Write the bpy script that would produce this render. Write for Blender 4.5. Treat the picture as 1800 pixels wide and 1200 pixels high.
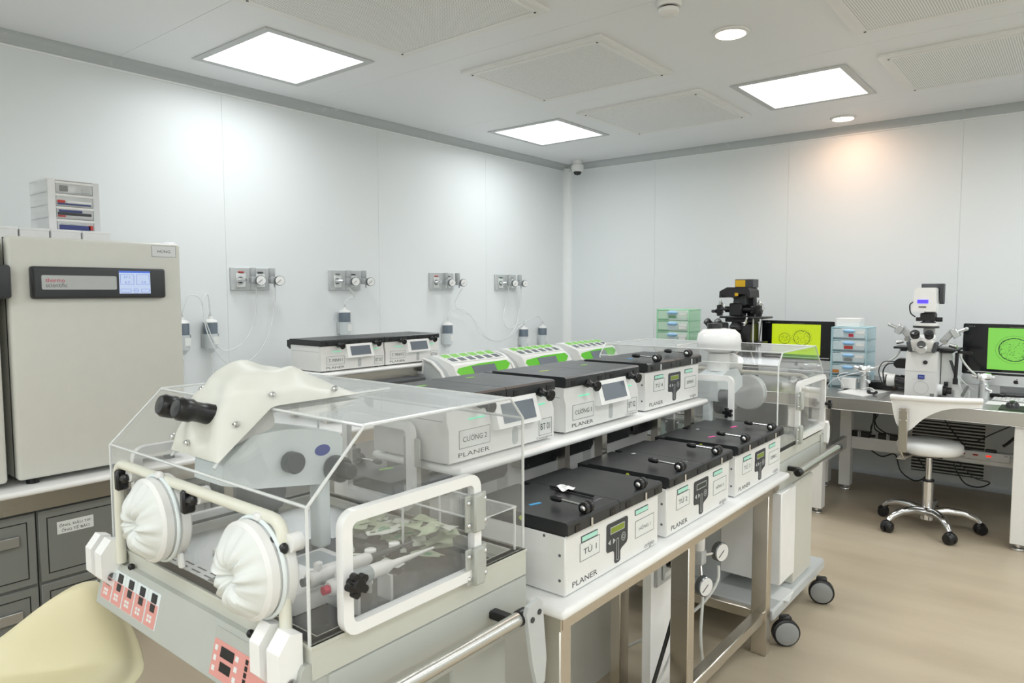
import bpy, bmesh, math, random
from mathutils import Vector, Matrix

for _o in list(bpy.data.objects):
    bpy.data.objects.remove(_o, do_unlink=True)
SC = bpy.context.scene
COL = SC.collection
PI = math.pi
random.seed(7)

# ------------------------------------------------------------------ camera
def setup_camera():
    yaw, pitch, roll = math.radians(39.114), math.radians(4.0526), math.radians(0.150)
    fw = Vector((-math.sin(yaw) * math.cos(pitch), math.cos(yaw) * math.cos(pitch), -math.sin(pitch)))
    r0 = Vector((math.cos(yaw), math.sin(yaw), 0))
    d0 = fw.cross(r0)
    c, s = math.cos(roll), math.sin(roll)
    r = c * r0 + s * d0
    d = -s * r0 + c * d0
    cam = bpy.data.cameras.new('camera')
    cam.sensor_fit = 'HORIZONTAL'
    cam.sensor_width = 36.0
    cam.lens = 36.0 * 1238.5 / 1800.0
    cam.clip_start = 0.05
    cam.dof.use_dof = True
    cam.dof.focus_distance = 2.5
    cam.dof.aperture_fstop = 11.0
    ob = bpy.data.objects.new('camera', cam)
    COL.objects.link(ob)
    ob.matrix_world = Matrix(((r.x, -d.x, -fw.x, 0.0), (r.y, -d.y, -fw.y, 0.0), (r.z, -d.z, -fw.z, 1.40), (0, 0, 0, 1)))
    SC.camera = ob
setup_camera()

# ------------------------------------------------------------------ world, exposure
W = bpy.data.worlds.new('world')
SC.world = W
W.use_nodes = True
W.node_tree.nodes['Background'].inputs[0].default_value = (0.8, 0.85, 0.9, 1)
W.node_tree.nodes['Background'].inputs[1].default_value = 0.3
SC.view_settings.view_transform = 'Standard'
SC.view_settings.look = 'None'
SC.view_settings.gamma = 1.0
SC.view_settings.use_curve_mapping = False
SC.view_settings.exposure = 0.10
SC.cycles.transparent_max_bounces = 32
SC.cycles.max_bounces = 9
SC.cycles.diffuse_bounces = 5
SC.cycles.glossy_bounces = 4
SC.cycles.caustics_reflective = False
SC.cycles.caustics_refractive = False
SC.cycles.sample_clamp_indirect = 6.0
PANEL_POWER = 2.0       # glow of the ceiling light diffusers
LAMP_WATTS = 24.0       # light per square metre of ceiling panel
LAMP_SPREAD = 168.0     # beam of the panels (prismatic diffuser), degrees
DOWN_POWER = 70.0       # emission of the warm round downlights

# ------------------------------------------------------------------ materials
MATS = {}
def lin(c):
    return tuple(((v / 255.0) / 12.92 if v / 255.0 <= 0.04045 else ((v / 255.0 + 0.055) / 1.055) ** 2.4) for v in c) + (1.0,)

def mat(name, rgb, rough=0.45, metal=0.0, var=0.03, scale=18.0, bump=0.0, bscale=200.0, spec=0.5, emit=0.0, stretch=None, coat=0.0, alpha=1.0, trans=0.0):
    m = bpy.data.materials.new(name)
    m.use_nodes = True
    nt = m.node_tree
    N, L = nt.nodes, nt.links
    b = N['Principled BSDF']
    b.inputs['Metallic'].default_value = metal
    b.inputs['Specular IOR Level'].default_value = spec
    b.inputs['Coat Weight'].default_value = coat
    tc = N.new('ShaderNodeTexCoord')
    mp = N.new('ShaderNodeMapping')
    if stretch:
        mp.inputs['Scale'].default_value = stretch
    L.new(tc.outputs['Object'], mp.inputs['Vector'])
    nz = N.new('ShaderNodeTexNoise')
    nz.inputs['Scale'].default_value = scale
    nz.inputs['Detail'].default_value = 3.0
    L.new(mp.outputs['Vector'], nz.inputs['Vector'])
    mx = N.new('ShaderNodeMix')
    mx.data_type = 'RGBA'
    c = lin(rgb)
    mx.inputs[6].default_value = tuple(min(1, v * (1 - var)) for v in c[:3]) + (1,)
    mx.inputs[7].default_value = tuple(min(1, v * (1 + var)) for v in c[:3]) + (1,)
    L.new(nz.outputs['Fac'], mx.inputs[0])
    L.new(mx.outputs[2], b.inputs['Base Color'])
    mr = N.new('ShaderNodeMapRange')
    mr.inputs['To Min'].default_value = max(0.02, rough - 0.04)
    mr.inputs['To Max'].default_value = min(1, rough + 0.04)
    L.new(nz.outputs['Fac'], mr.inputs['Value'])
    L.new(mr.outputs['Result'], b.inputs['Roughness'])
    if bump > 0:
        nb = N.new('ShaderNodeTexNoise')
        nb.inputs['Scale'].default_value = bscale
        L.new(mp.outputs['Vector'], nb.inputs['Vector'])
        bp = N.new('ShaderNodeBump')
        bp.inputs['Strength'].default_value = bump
        bp.inputs['Distance'].default_value = 0.002
        L.new(nb.outputs['Fac'], bp.inputs['Height'])
        L.new(bp.outputs['Normal'], b.inputs['Normal'])
    if emit > 0:
        L.new(mx.outputs[2], b.inputs['Emission Color'])
        b.inputs['Emission Strength'].default_value = emit
    if trans > 0:
        tr = N.new('ShaderNodeBsdfTransparent')
        ms = N.new('ShaderNodeMixShader')
        ms.inputs[0].default_value = 1 - trans
        out = N['Material Output']
        L.new(tr.outputs[0], ms.inputs[1])
        L.new(b.outputs[0], ms.inputs[2])
        L.new(ms.outputs[0], out.inputs['Surface'])
    MATS[name] = m
    return m

def clear_mat(name, tint=(255, 255, 255), haze=0.03, f0=0.03, rough=0.04, hazecol=(235, 238, 238)):
    """thin clear sheet: see-through, with the gloss of its surface and a little haze"""
    m = bpy.data.materials.new(name)
    m.use_nodes = True
    nt = m.node_tree
    N, L = nt.nodes, nt.links
    N.remove(N['Principled BSDF'])
    out = N['Material Output']
    tr = N.new('ShaderNodeBsdfTransparent'); tr.inputs[0].default_value = lin(tint)
    gl = N.new('ShaderNodeBsdfGlossy'); gl.inputs['Roughness'].default_value = rough
    gl.inputs[0].default_value = (1, 1, 1, 1)
    df = N.new('ShaderNodeBsdfDiffuse'); df.inputs[0].default_value = lin(hazecol)
    lw = N.new('ShaderNodeLayerWeight'); lw.inputs['Blend'].default_value = 0.5
    pw = N.new('ShaderNodeMath'); pw.operation = 'POWER'; pw.inputs[1].default_value = 5.0
    L.new(lw.outputs['Facing'], pw.inputs[0])
    fr = N.new('ShaderNodeMath'); fr.operation = 'MULTIPLY_ADD'; fr.inputs[1].default_value = 0.9; fr.inputs[2].default_value = f0
    L.new(pw.outputs[0], fr.inputs[0])
    tcn = N.new('ShaderNodeTexCoord')
    nz = N.new('ShaderNodeTexNoise'); nz.inputs['Scale'].default_value = 6.0
    L.new(tcn.outputs['Object'], nz.inputs['Vector'])
    mr = N.new('ShaderNodeMapRange')
    mr.inputs['To Min'].default_value = haze * 0.6
    mr.inputs['To Max'].default_value = haze * 1.4
    L.new(nz.outputs['Fac'], mr.inputs['Value'])
    m1 = N.new('ShaderNodeMixShader'); L.new(mr.outputs['Result'], m1.inputs[0])
    L.new(tr.outputs[0], m1.inputs[1]); L.new(df.outputs[0], m1.inputs[2])
    m2 = N.new('ShaderNodeMixShader'); L.new(fr.outputs[0], m2.inputs[0])
    L.new(m1.outputs[0], m2.inputs[1]); L.new(gl.outputs[0], m2.inputs[2])
    L.new(m2.outputs[0], out.inputs['Surface'])
    MATS[name] = m
    return m

mat('wall', (232, 236, 237), 0.40, var=0.012, scale=1.5, spec=0.25)
mat('ceil', (238, 240, 242), 0.42, var=0.012, scale=1.5)
mat('trim', (222, 227, 228), 0.3, var=0.02)
mat('trimlite', (244, 246, 246), 0.16, var=0.02)
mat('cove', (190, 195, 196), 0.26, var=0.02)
mat('steel', (212, 206, 196), 0.27, 1.0, var=0.02, scale=2)
mat('steeltop', (196, 195, 192), 0.30, 1.0, var=0.02, scale=2)
mat('chrome', (225, 226, 228), 0.12, 1.0, var=0.02)
mat('alu', (205, 207, 208), 0.35, 1.0, var=0.03)
mat('white', (236, 236, 234), 0.36)
mat('gloss', (248, 248, 247), 0.22)
mat('warm', (206, 207, 197), 0.4)
mat('cream', (228, 227, 213), 0.42)
mat('hoodgrey', (184, 187, 181), 0.42)
mat('greige', (206, 205, 196), 0.4)
mat('incbody', (218, 218, 211), 0.36)
mat('black', (20, 20, 22), 0.32)
mat('blackm', (30, 31, 33), 0.5)
mat('lid', (42, 44, 46), 0.34, bump=0.05, bscale=900)
mat('lidedge', (22, 22, 23), 0.35)
mat('dark', (58, 60, 64), 0.42)
mat('darkgrey', (74, 77, 80), 0.5)
mat('grey', (134, 137, 135), 0.45)
mat('cabgrey', (128, 130, 126), 0.42)
mat('cabline', (28, 28, 28), 0.5)
mat('lightgrey', (190, 194, 194), 0.42)
mat('bluegrey', (230, 238, 239), 0.42)
mat('plategrey', (196, 199, 199), 0.4)
mat('card', (232, 234, 232), 0.5)
mat('cardlam', (226, 230, 231), 0.15)
mat('ink', (48, 48, 52), 0.6)
mat('inkgrey', (100, 100, 104), 0.6)
mat('cardline', (120, 122, 124), 0.6)
mat('mint', (170, 222, 204), 0.3, emit=0.12)
mat('mintled', (110, 226, 180), 0.3, emit=0.5)
mat('lcdgreen', (122, 140, 40), 0.25, emit=0.12)
mat('lcdoff', (62, 70, 66), 0.2)
mat('screen', (112, 120, 130), 0.12, emit=0.03)
mat('lcdblue', (190, 206, 240), 0.2, emit=0.35)
mat('lcdline', (110, 130, 190), 0.3, emit=0.2)
mat('bluebar', (84, 120, 220), 0.3, emit=0.3)
mat('greenlid', (120, 200, 60), 0.32)
mat('greenband', (98, 200, 40), 0.3)
mat('sqgrey', (92, 98, 104), 0.25)
mat('pink', (226, 158, 150), 0.4)
mat('red', (196, 42, 74), 0.4)
mat('redlogo', (200, 50, 80), 0.5)
mat('redtag', (190, 62, 56), 0.4)
mat('redlit', (255, 50, 30), 0.3, emit=0.9)
mat('stk_green', (150, 220, 70), 0.5)
mat('stk_yell', (200, 212, 70), 0.5)
mat('stk_blue', (70, 165, 220), 0.5)
mat('stk_pink', (250, 70, 170), 0.5)
mat('bluetag', (96, 120, 196), 0.4)
mat('bluelogo', (62, 78, 160), 0.4)
mat('pipegrey', (158, 166, 170), 0.45)
mat('packet', (186, 198, 170), 0.5, var=0.12, scale=30)
mat('packetw', (224, 228, 218), 0.45, var=0.1, scale=40)
mat('packgreen', (110, 160, 120), 0.5)
mat('bottledark', (112, 124, 136), 0.25, trans=0.15)
mat('bottlelite', (228, 234, 236), 0.3, trans=0.25)
mat('hose', (244, 246, 246), 0.2, trans=0.25)
mat('hosewhite', (224, 226, 222), 0.3)
mat('boot', (226, 229, 226), 0.5, bump=0.1, bscale=60)
mat('cover', (232, 233, 224), 0.42, trans=0.12)
mat('saddle', (222, 213, 176), 0.48, bump=0.03, bscale=500)
mat('mintdrawer', (224, 250, 232), 0.3, trans=0.55)
mat('mintframe', (190, 246, 208), 0.35, trans=0.42)
mat('bluedrawer', (230, 245, 250), 0.3, trans=0.5)
mat('blueframe', (200, 234, 242), 0.35, trans=0.42)
mat('bluehandle', (160, 205, 242), 0.3)
mat('drawerfront', (212, 230, 236), 0.2, trans=0.3)
mat('reggrey', (170, 174, 175), 0.4)
mat('gaugerim', (128, 132, 134), 0.25, 0.7)
mat('clearwhite', (246, 248, 249), 0.3, trans=0.4)
mat('whitebox', (244, 245, 246), 0.5, trans=0.1)
mat('amber', (190, 120, 50), 0.5)
mat('yellow', (222, 178, 30), 0.4)
mat('inkblue', (60, 70, 130), 0.4)
mat('lcdviolet', (84, 66, 255), 0.3, emit=0.8)
mat('imacalu', (212, 214, 216), 0.32, 0.6)
mat('screenblk', (12, 14, 18), 0.15)
mat('diffuser', (255, 255, 255), 0.5, var=0.0, emit=PANEL_POWER)
mat('downlens', (255, 205, 170), 0.5, var=0.0, emit=DOWN_POWER)
mat('dome', (40, 42, 44), 0.08)
mat('gapdark', (60, 58, 54), 0.6)
mat('cardboard', (206, 190, 168), 0.6)
clear_mat('acrylic', haze=0.03)
clear_mat('acryltop', haze=0.13, hazecol=(225, 230, 230))  # top sheet whitened: the ceiling's reflection put into its haze colour
clear_mat('film', haze=0.20, hazecol=(236, 238, 234), rough=0.25)
mat('acryledge', (244, 247, 246), 0.12, trans=0.35, coat=0.5)  # edge-lit glow of the acrylic put into a whiter colour

def floor_mat():
    m = bpy.data.materials.new('floorvinyl')
    m.use_nodes = True
    nt = m.node_tree; N, L = nt.nodes, nt.links
    b = N['Principled BSDF']
    tc = N.new('ShaderNodeTexCoord')
    mp = N.new('ShaderNodeMapping'); mp.inputs['Scale'].default_value = (1.0, 4.0, 1)
    L.new(tc.outputs['Object'], mp.inputs['Vector'])
    n1 = N.new('ShaderNodeTexNoise'); n1.inputs['Scale'].default_value = 1.6; n1.inputs['Detail'].default_value = 6
    L.new(mp.outputs[0], n1.inputs['Vector'])
    cr = N.new('ShaderNodeValToRGB')
    cr.color_ramp.elements[0].position = 0.30; cr.color_ramp.elements[0].color = lin((180, 166, 144))
    cr.color_ramp.elements[1].position = 0.72; cr.color_ramp.elements[1].color = lin((194, 181, 158))
    L.new(n1.outputs['Fac'], cr.inputs[0])
    n2 = N.new('ShaderNodeTexNoise'); n2.inputs['Scale'].default_value = 90; n2.inputs['Detail'].default_value = 3
    L.new(mp.outputs[0], n2.inputs['Vector'])
    mx = N.new('ShaderNodeMix'); mx.data_type = 'RGBA'; mx.blend_type = 'OVERLAY'; mx.inputs[0].default_value = 0.06
    L.new(cr.outputs[0], mx.inputs[6]); L.new(n2.outputs['Fac'], mx.inputs[7])
    L.new(mx.outputs[2], b.inputs['Base Color'])
    b.inputs['Roughness'].default_value = 0.38
    bp = N.new('ShaderNodeBump'); bp.inputs['Strength'].default_value = 0.04; bp.inputs['Distance'].default_value = 0.001
    L.new(n2.outputs['Fac'], bp.inputs['Height']); L.new(bp.outputs[0], b.inputs['Normal'])
    MATS['floorvinyl'] = m
floor_mat()

def vent_mat():
    """white sheet with a fine grid of round holes"""
    m = bpy.data.materials.new('perf')
    m.use_nodes = True
    nt = m.node_tree; N, L = nt.nodes, nt.links
    b = N['Principled BSDF']; b.inputs['Roughness'].default_value = 0.45
    tc = N.new('ShaderNodeTexCoord')
    mp = N.new('ShaderNodeMapping'); mp.inputs['Scale'].default_value = (95, 95, 95)
    L.new(tc.outputs['Object'], mp.inputs['Vector'])
    fr = N.new('ShaderNodeVectorMath'); fr.operation = 'FRACTION'; L.new(mp.outputs[0], fr.inputs[0])
    sb = N.new('ShaderNodeVectorMath'); sb.operation = 'SUBTRACT'; sb.inputs[1].default_value = (0.5, 0.5, 0); L.new(fr.outputs[0], sb.inputs[0])
    ml = N.new('ShaderNodeVectorMath'); ml.operation = 'MULTIPLY'; ml.inputs[1].default_value = (1, 1, 0); L.new(sb.outputs[0], ml.inputs[0])
    ln = N.new('ShaderNodeVectorMath'); ln.operation = 'LENGTH'; L.new(ml.outputs[0], ln.inputs[0])
    lt = N.new('ShaderNodeMath'); lt.operation = 'LESS_THAN'; lt.inputs[1].default_value = 0.30; L.new(ln.outputs['Value'], lt.inputs[0])
    mx = N.new('ShaderNodeMix'); mx.data_type = 'RGBA'
    mx.inputs[6].default_value = lin((248, 249, 248)); mx.inputs[7].default_value = lin((160, 164, 162))
    L.new(lt.outputs[0], mx.inputs[0]); L.new(mx.outputs[2], b.inputs['Base Color'])
    MATS['perf'] = m
vent_mat()

def embryo_mat(name, bg, dark, cells, specks=False):
    """the microscope picture on a monitor: flat print, object space x right / z up in screen units"""
    m = bpy.data.materials.new(name)
    m.use_nodes = True
    nt = m.node_tree; N, L = nt.nodes, nt.links
    b = N['Principled BSDF']; b.inputs['Roughness'].default_value = 0.15
    tc = N.new('ShaderNodeTexCoord')
    def mth(op, a, bb=None, c=None):
        n = N.new('ShaderNodeMath'); n.operation = op
        for i, v in enumerate((a, bb, c)):
            if v is None: continue
            if isinstance(v, (int, float)): n.inputs[i].default_value = v
            else: L.new(v, n.inputs[i])
        return n.outputs[0]
    sx = N.new('ShaderNodeSeparateXYZ'); L.new(tc.outputs['Object'], sx.inputs[0])
    nz = N.new('ShaderNodeTexNoise'); nz.inputs['Scale'].default_value = 60; nz.inputs['Detail'].default_value = 2
    L.new(tc.outputs['Object'], nz.inputs['Vector'])
    n2 = N.new('ShaderNodeTexNoise'); n2.inputs['Scale'].default_value = 150 if specks else 75; n2.inputs['Detail'].default_value = 3
    L.new(tc.outputs['Object'], n2.inputs['Vector'])
    total = None
    for (cx, cz, r, rz) in cells:
        dx = mth('DIVIDE', mth('SUBTRACT', sx.outputs['X'], cx), r)
        dz = mth('DIVIDE', mth('SUBTRACT', sx.outputs['Z'], cz), rz)
        d = mth('SQRT', mth('ADD', mth('MULTIPLY', dx, dx), mth('MULTIPLY', dz, dz)))
        d = mth('ADD', d, mth('MULTIPLY', mth('SUBTRACT', nz.outputs['Fac'], 0.5), 0.12))
        rim = mth('LESS_THAN', mth('ABSOLUTE', mth('SUBTRACT', d, 0.93)), 0.035)
        zona = mth('MULTIPLY', mth('LESS_THAN', mth('ABSOLUTE', mth('SUBTRACT', d, 1.12)), 0.02), 0.4)
        if specks:
            pat = mth('GREATER_THAN', n2.outputs['Fac'], 0.60)
        else:
            pat = mth('MULTIPLY', mth('GREATER_THAN', mth('ABSOLUTE', mth('SUBTRACT', n2.outputs['Fac'], 0.5)), 0.10), mth('MULTIPLY', n2.outputs['Fac'], 0.85))
        inn = mth('MULTIPLY', mth('LESS_THAN', d, 0.9), pat)
        v = mth('MAXIMUM', mth('MAXIMUM', rim, zona), inn)
        total = v if total is None else mth('MAXIMUM', total, v)
    mx = N.new('ShaderNodeMix'); mx.data_type = 'RGBA'
    mx.inputs[6].default_value = lin(bg); mx.inputs[7].default_value = lin(dark)
    L.new(total, mx.inputs[0])
    b.inputs['Base Color'].default_value = (0.01, 0.012, 0.01, 1)
    L.new(mx.outputs[2], b.inputs['Emission Color'])
    b.inputs['Emission Strength'].default_value = 1.0
    MATS[name] = m

# ------------------------------------------------------------------ shapes: each returns (verts, faces)
def from_bm(bm):
    bm.verts.index_update()
    r = ([tuple(v.co) for v in bm.verts], [tuple(v.index for v in f.verts) for f in bm.faces])
    bm.free()
    return r

def box(x0, x1, y0, y1, z0, z1, b=0.0, seg=1):
    x0, x1 = min(x0, x1), max(x0, x1); y0, y1 = min(y0, y1), max(y0, y1); z0, z1 = min(z0, z1), max(z0, z1)
    if b <= 0:
        v = [(x0, y0, z0), (x1, y0, z0), (x1, y1, z0), (x0, y1, z0), (x0, y0, z1), (x1, y0, z1), (x1, y1, z1), (x0, y1, z1)]
        return v, [(0, 3, 2, 1), (4, 5, 6, 7), (0, 1, 5, 4), (1, 2, 6, 5), (2, 3, 7, 6), (3, 0, 4, 7)]
    bm = bmesh.new()
    bmesh.ops.create_cube(bm, size=1)
    for v in bm.verts:
        v.co = Vector(((x0 + x1) / 2 + v.co.x * (x1 - x0), (y0 + y1) / 2 + v.co.y * (y1 - y0), (z0 + z1) / 2 + v.co.z * (z1 - z0)))
    b = min(b, 0.49 * min(x1 - x0, y1 - y0, z1 - z0))
    bmesh.ops.bevel(bm, geom=list(bm.edges), offset=b, segments=seg, profile=0.5, affect='EDGES')
    return from_bm(bm)

def frame_of(d):
    d = Vector(d).normalized()
    a = Vector((0, 0, 1)) if abs(d.z) < 0.9 else Vector((1, 0, 0))
    u = d.cross(a).normalized()
    return u, d.cross(u).normalized(), d

def cyl(p0, p1, r0, r1=None, n=16, caps=True):
    r1 = r0 if r1 is None else r1
    p0, p1 = Vector(p0), Vector(p1)
    u, w, d = frame_of(p1 - p0)
    v, f = [], []
    for p, r in ((p0, r0), (p1, r1)):
        for i in range(n):
            a = 2 * PI * i / n
            v.append(tuple(p + u * math.cos(a) * r + w * math.sin(a) * r))
    for i in range(n):
        j = (i + 1) % n
        f.append((i, n + i, n + j, j))
    if caps:
        f.append(tuple(range(n))); f.append(tuple(reversed(range(n, 2 * n))))
    return v, f

def lathe(prof, o=(0, 0, 0), d=(0, 0, 1), n=24):
    """prof: list of (radius, distance along d)"""
    o = Vector(o); u, w, d = frame_of(d)
    v, f = [], []
    for r, h in prof:
        for i in range(n):
            a = 2 * PI * i / n
            v.append(tuple(o + d * h + u * math.cos(a) * r + w * math.sin(a) * r))
    for k in range(len(prof) - 1):
        for i in range(n):
            j = (i + 1) % n
            f.append((k * n + i, (k + 1) * n + i, (k + 1) * n + j, k * n + j))
    f.append(tuple(range(n)))
    m = (len(prof) - 1) * n
    f.append(tuple(reversed(range(m, m + n))))
    return v, f

def smooth(pts, n=6, closed=False):
    P = [Vector(p) for p in pts]
    out = []
    m = len(P)
    for i in range(m if closed else m - 1):
        p0 = P[(i - 1) % m] if closed else P[max(i - 1, 0)]
        p1, p2 = P[i], P[(i + 1) % m]
        p3 = P[(i + 2) % m] if closed else P[min(i + 2, m - 1)]
        for k in range(n):
            t = k / n
            out.append(0.5 * ((2 * p1) + (-p0 + p2) * t + (2 * p0 - 5 * p1 + 4 * p2 - p3) * t * t + (-p0 + 3 * p1 - 3 * p2 + p3) * t ** 3))
    if not closed:
        out.append(P[-1])
    return out

def tube(pts, r, n=8, closed=False, flat=None):
    """round (or flat=(a,b) elliptic/rectangular) tube along points"""
    P = [Vector(p) for p in pts]
    m = len(P)
    u = None
    v, f = [], []
    rs = r if isinstance(r, (list, tuple)) else [r] * m
    for i in range(m):
        if closed:
            d = (P[(i + 1) % m] - P[i - 1]).normalized()
        else:
            d = (P[min(i + 1, m - 1)] - P[max(i - 1, 0)]).normalized()
        if u is None:
            u, w, _ = frame_of(d)
        else:
            u = (u - d * u.dot(d)).normalized()
            w = d.cross(u)
        for k in range(n):
            a = 2 * PI * k / n
            v.append(tuple(P[i] + u * math.cos(a) * rs[i] + w * math.sin(a) * rs[i]))
    for i in range(m if closed else m - 1):
        a, b = i * n, ((i + 1) % m) * n
        for k in range(n):
            j = (k + 1) % n
            f.append((a + k, a + j, b + j, b + k))
    if not closed:
        f.append(tuple(reversed(range(n)))); f.append(tuple(range((m - 1) * n, m * n)))
    return v, f

def fillet(pts, rad, n=5):
    """round the corners of an open path"""
    P = [Vector(p) for p in pts]
    out = [P[0]]
    for i in range(1, len(P) - 1):
        a, b, c = P[i - 1], P[i], P[i + 1]
        r = min(rad, (b - a).length * 0.49, (c - b).length * 0.49)
        s, e = b + (a - b).normalized() * r, b + (c - b).normalized() * r
        for k in range(n + 1):
            t = k / n
            out.append((1 - t) ** 2 * s + 2 * t * (1 - t) * b + t * t * e)
    out.append(P[-1])
    return out

def _p3(ax, a, p):
    return (a, p[0], p[1]) if ax == 'x' else ((p[0], a, p[1]) if ax == 'y' else (p[0], p[1], a))

def prism(poly, ax, a, b):
    n = len(poly)
    v = [_p3(ax, a, p) for p in poly] + [_p3(ax, b, p) for p in poly]
    f = [tuple(range(n)), tuple(reversed(range(n, 2 * n)))]
    for i in range(n):
        j = (i + 1) % n
        f.append((i, n + i, n + j, j))
    return v, f

def rrect(x0, x1, y0, y1, r, n=5):
    out = []
    for cx, cy, a0 in ((x1 - r, y1 - r, 0), (x0 + r, y1 - r, 90), (x0 + r, y0 + r, 180), (x1 - r, y0 + r, 270)):
        for k in range(n + 1):
            a = math.radians(a0 + 90 * k / n)
            out.append((cx + r * math.cos(a), cy + r * math.sin(a)))
    return out

def ringp(outer, inner, ax, a, b):
    n = len(outer)
    v = [_p3(ax, a, p) for p in outer] + [_p3(ax, b, p) for p in outer] + [_p3(ax, a, p) for p in inner] + [_p3(ax, b, p) for p in inner]
    f = []
    for i in range(n):
        j = (i + 1) % n
        f += [(i, n + i, n + j, j), (2 * n + j, 3 * n + j, 3 * n + i, 2 * n + i), (n + i, 3 * n + i, 3 * n + j, n + j), (j, 2 * n + j, 2 * n + i, i)]
    return v, f

def circ(cx, cy, r, n=20, ry=None):
    ry = r if ry is None else ry
    return [(cx + r * math.cos(2 * PI * i / n), cy + ry * math.sin(2 * PI * i / n)) for i in range(n)]

def ball(c, r, n=16, m=10):
    rx, ry, rz = (r, r, r) if isinstance(r, (int, float)) else r
    v = [(c[0], c[1], c[2] - rz)]
    for k in range(1, m):
        t = -PI / 2 + PI * k / m
        for i in range(n):
            a = 2 * PI * i / n
            v.append((c[0] + rx * math.cos(t) * math.cos(a), c[1] + ry * math.cos(t) * math.sin(a), c[2] + rz * math.sin(t)))
    v.append((c[0], c[1], c[2] + rz))
    f = [(0, 1 + (i + 1) % n, 1 + i) for i in range(n)]
    for k in range(m - 2):
        for i in range(n):
            j = (i + 1) % n
            f.append((1 + k * n + i, 1 + k * n + j, 1 + (k + 1) * n + j, 1 + (k + 1) * n + i))
    t = 1 + (m - 2) * n; e = len(v) - 1
    f += [(t + i, t + (i + 1) % n, e) for i in range(n)]
    return v, f

def xf(shape, M):
    return [tuple(M @ Vector(p)) for p in shape[0]], shape[1]

def rot(axis, deg, at=(0, 0, 0)):
    a = Vector(at)
    return Matrix.Translation(a) @ Matrix.Rotation(math.radians(deg), 4, axis) @ Matrix.Translation(-a)

def mv(x, y, z):
    return Matrix.Translation((x, y, z))

def grid(fn, nu, nv, closeu=False):
    """open sheet from fn(u,v)"""
    v = [tuple(fn(i / (nu if closeu else nu - 1), j / (nv - 1))) for j in range(nv) for i in range(nu)]
    f = []
    for j in range(nv - 1):
        for i in range(nu if closeu else nu - 1):
            k = (i + 1) % nu
            f.append((j * nu + i, j * nu + k, (j + 1) * nu + k, (j + 1) * nu + i))
    return v, f

# ------------------------------------------------------------------ objects
def mesh(name, shapes, material, ang=38):
    v, f = [], []
    for s in shapes:
        o = len(v)
        v += s[0]
        f += [tuple(i + o for i in q) for q in s[1]]
    me = bpy.data.meshes.new(name)
    me.from_pydata(v, [], f)
    bm = bmesh.new(); bm.from_mesh(me)
    bmesh.ops.recalc_face_normals(bm, faces=bm.faces)
    bm.to_mesh(me); bm.free()
    me.polygons.foreach_set('use_smooth', [True] * len(me.polygons))
    me.set_sharp_from_angle(angle=math.radians(ang))
    me.materials.append(MATS[material])
    me.update()
    return me

def link(name, me, parent=None, loc=None, rz=0.0):
    o = bpy.data.objects.new(name, me)
    COL.objects.link(o)
    if parent is not None:
        o.parent = parent
    if loc is not None:
        o.location = loc
    if rz:
        o.rotation_euler = (0, 0, rz)
    return o

def part(name, parent, material, *shapes, ang=38, label=None):
    o = link(name, mesh(name, shapes, material, ang), parent)
    if label:
        o['label'] = label
    return o

def parts(name, parent, material, *shapes, ang=38):
    return [part(name, parent, material, s, ang=ang) for s in shapes]

def tag(o, label, cat, group=None, kind=None):
    o['label'] = label
    if cat:
        o['category'] = cat
    if group:
        o['group'] = group
    if kind:
        o['kind'] = kind
    return o

def thing(name, label, cat, loc=(0, 0, 0), rz=0.0, group=None):
    o = link(name, None, None, loc, rz)
    o.empty_display_size = 0.05
    return tag(o, label, cat, group)

def one(name, label, cat, material, *shapes, loc=(0, 0, 0), rz=0.0, group=None, ang=38):
    o = link(name, mesh(name, shapes, material, ang), None, loc, rz)
    return tag(o, label, cat, group)

def struct(name, material, *shapes, label=None):
    o = link(name, mesh(name, shapes, material), None)
    o['kind'] = 'structure'
    if label:
        o['label'] = label
    return o

_TXT = {}
def _glyphs(s):
    """outline mesh of a line of lettering, in font units"""
    if s in _TXT:
        return _TXT[s]
    cu = bpy.data.curves.new('t', 'FONT')
    cu.body = s
    cu.size = 1.0
    cu.resolution_u = 2
    ob = bpy.data.objects.new('t', cu)
    COL.objects.link(ob)
    dg = bpy.context.evaluated_depsgraph_get()
    me = bpy.data.meshes.new_from_object(ob.evaluated_get(dg))
    _TXT[s] = ([tuple(v.co) for v in me.vertices], [tuple(p.vertices) for p in me.polygons])
    bpy.data.objects.remove(ob); bpy.data.meshes.remove(me); bpy.data.curves.remove(cu)
    return _TXT[s]

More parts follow.
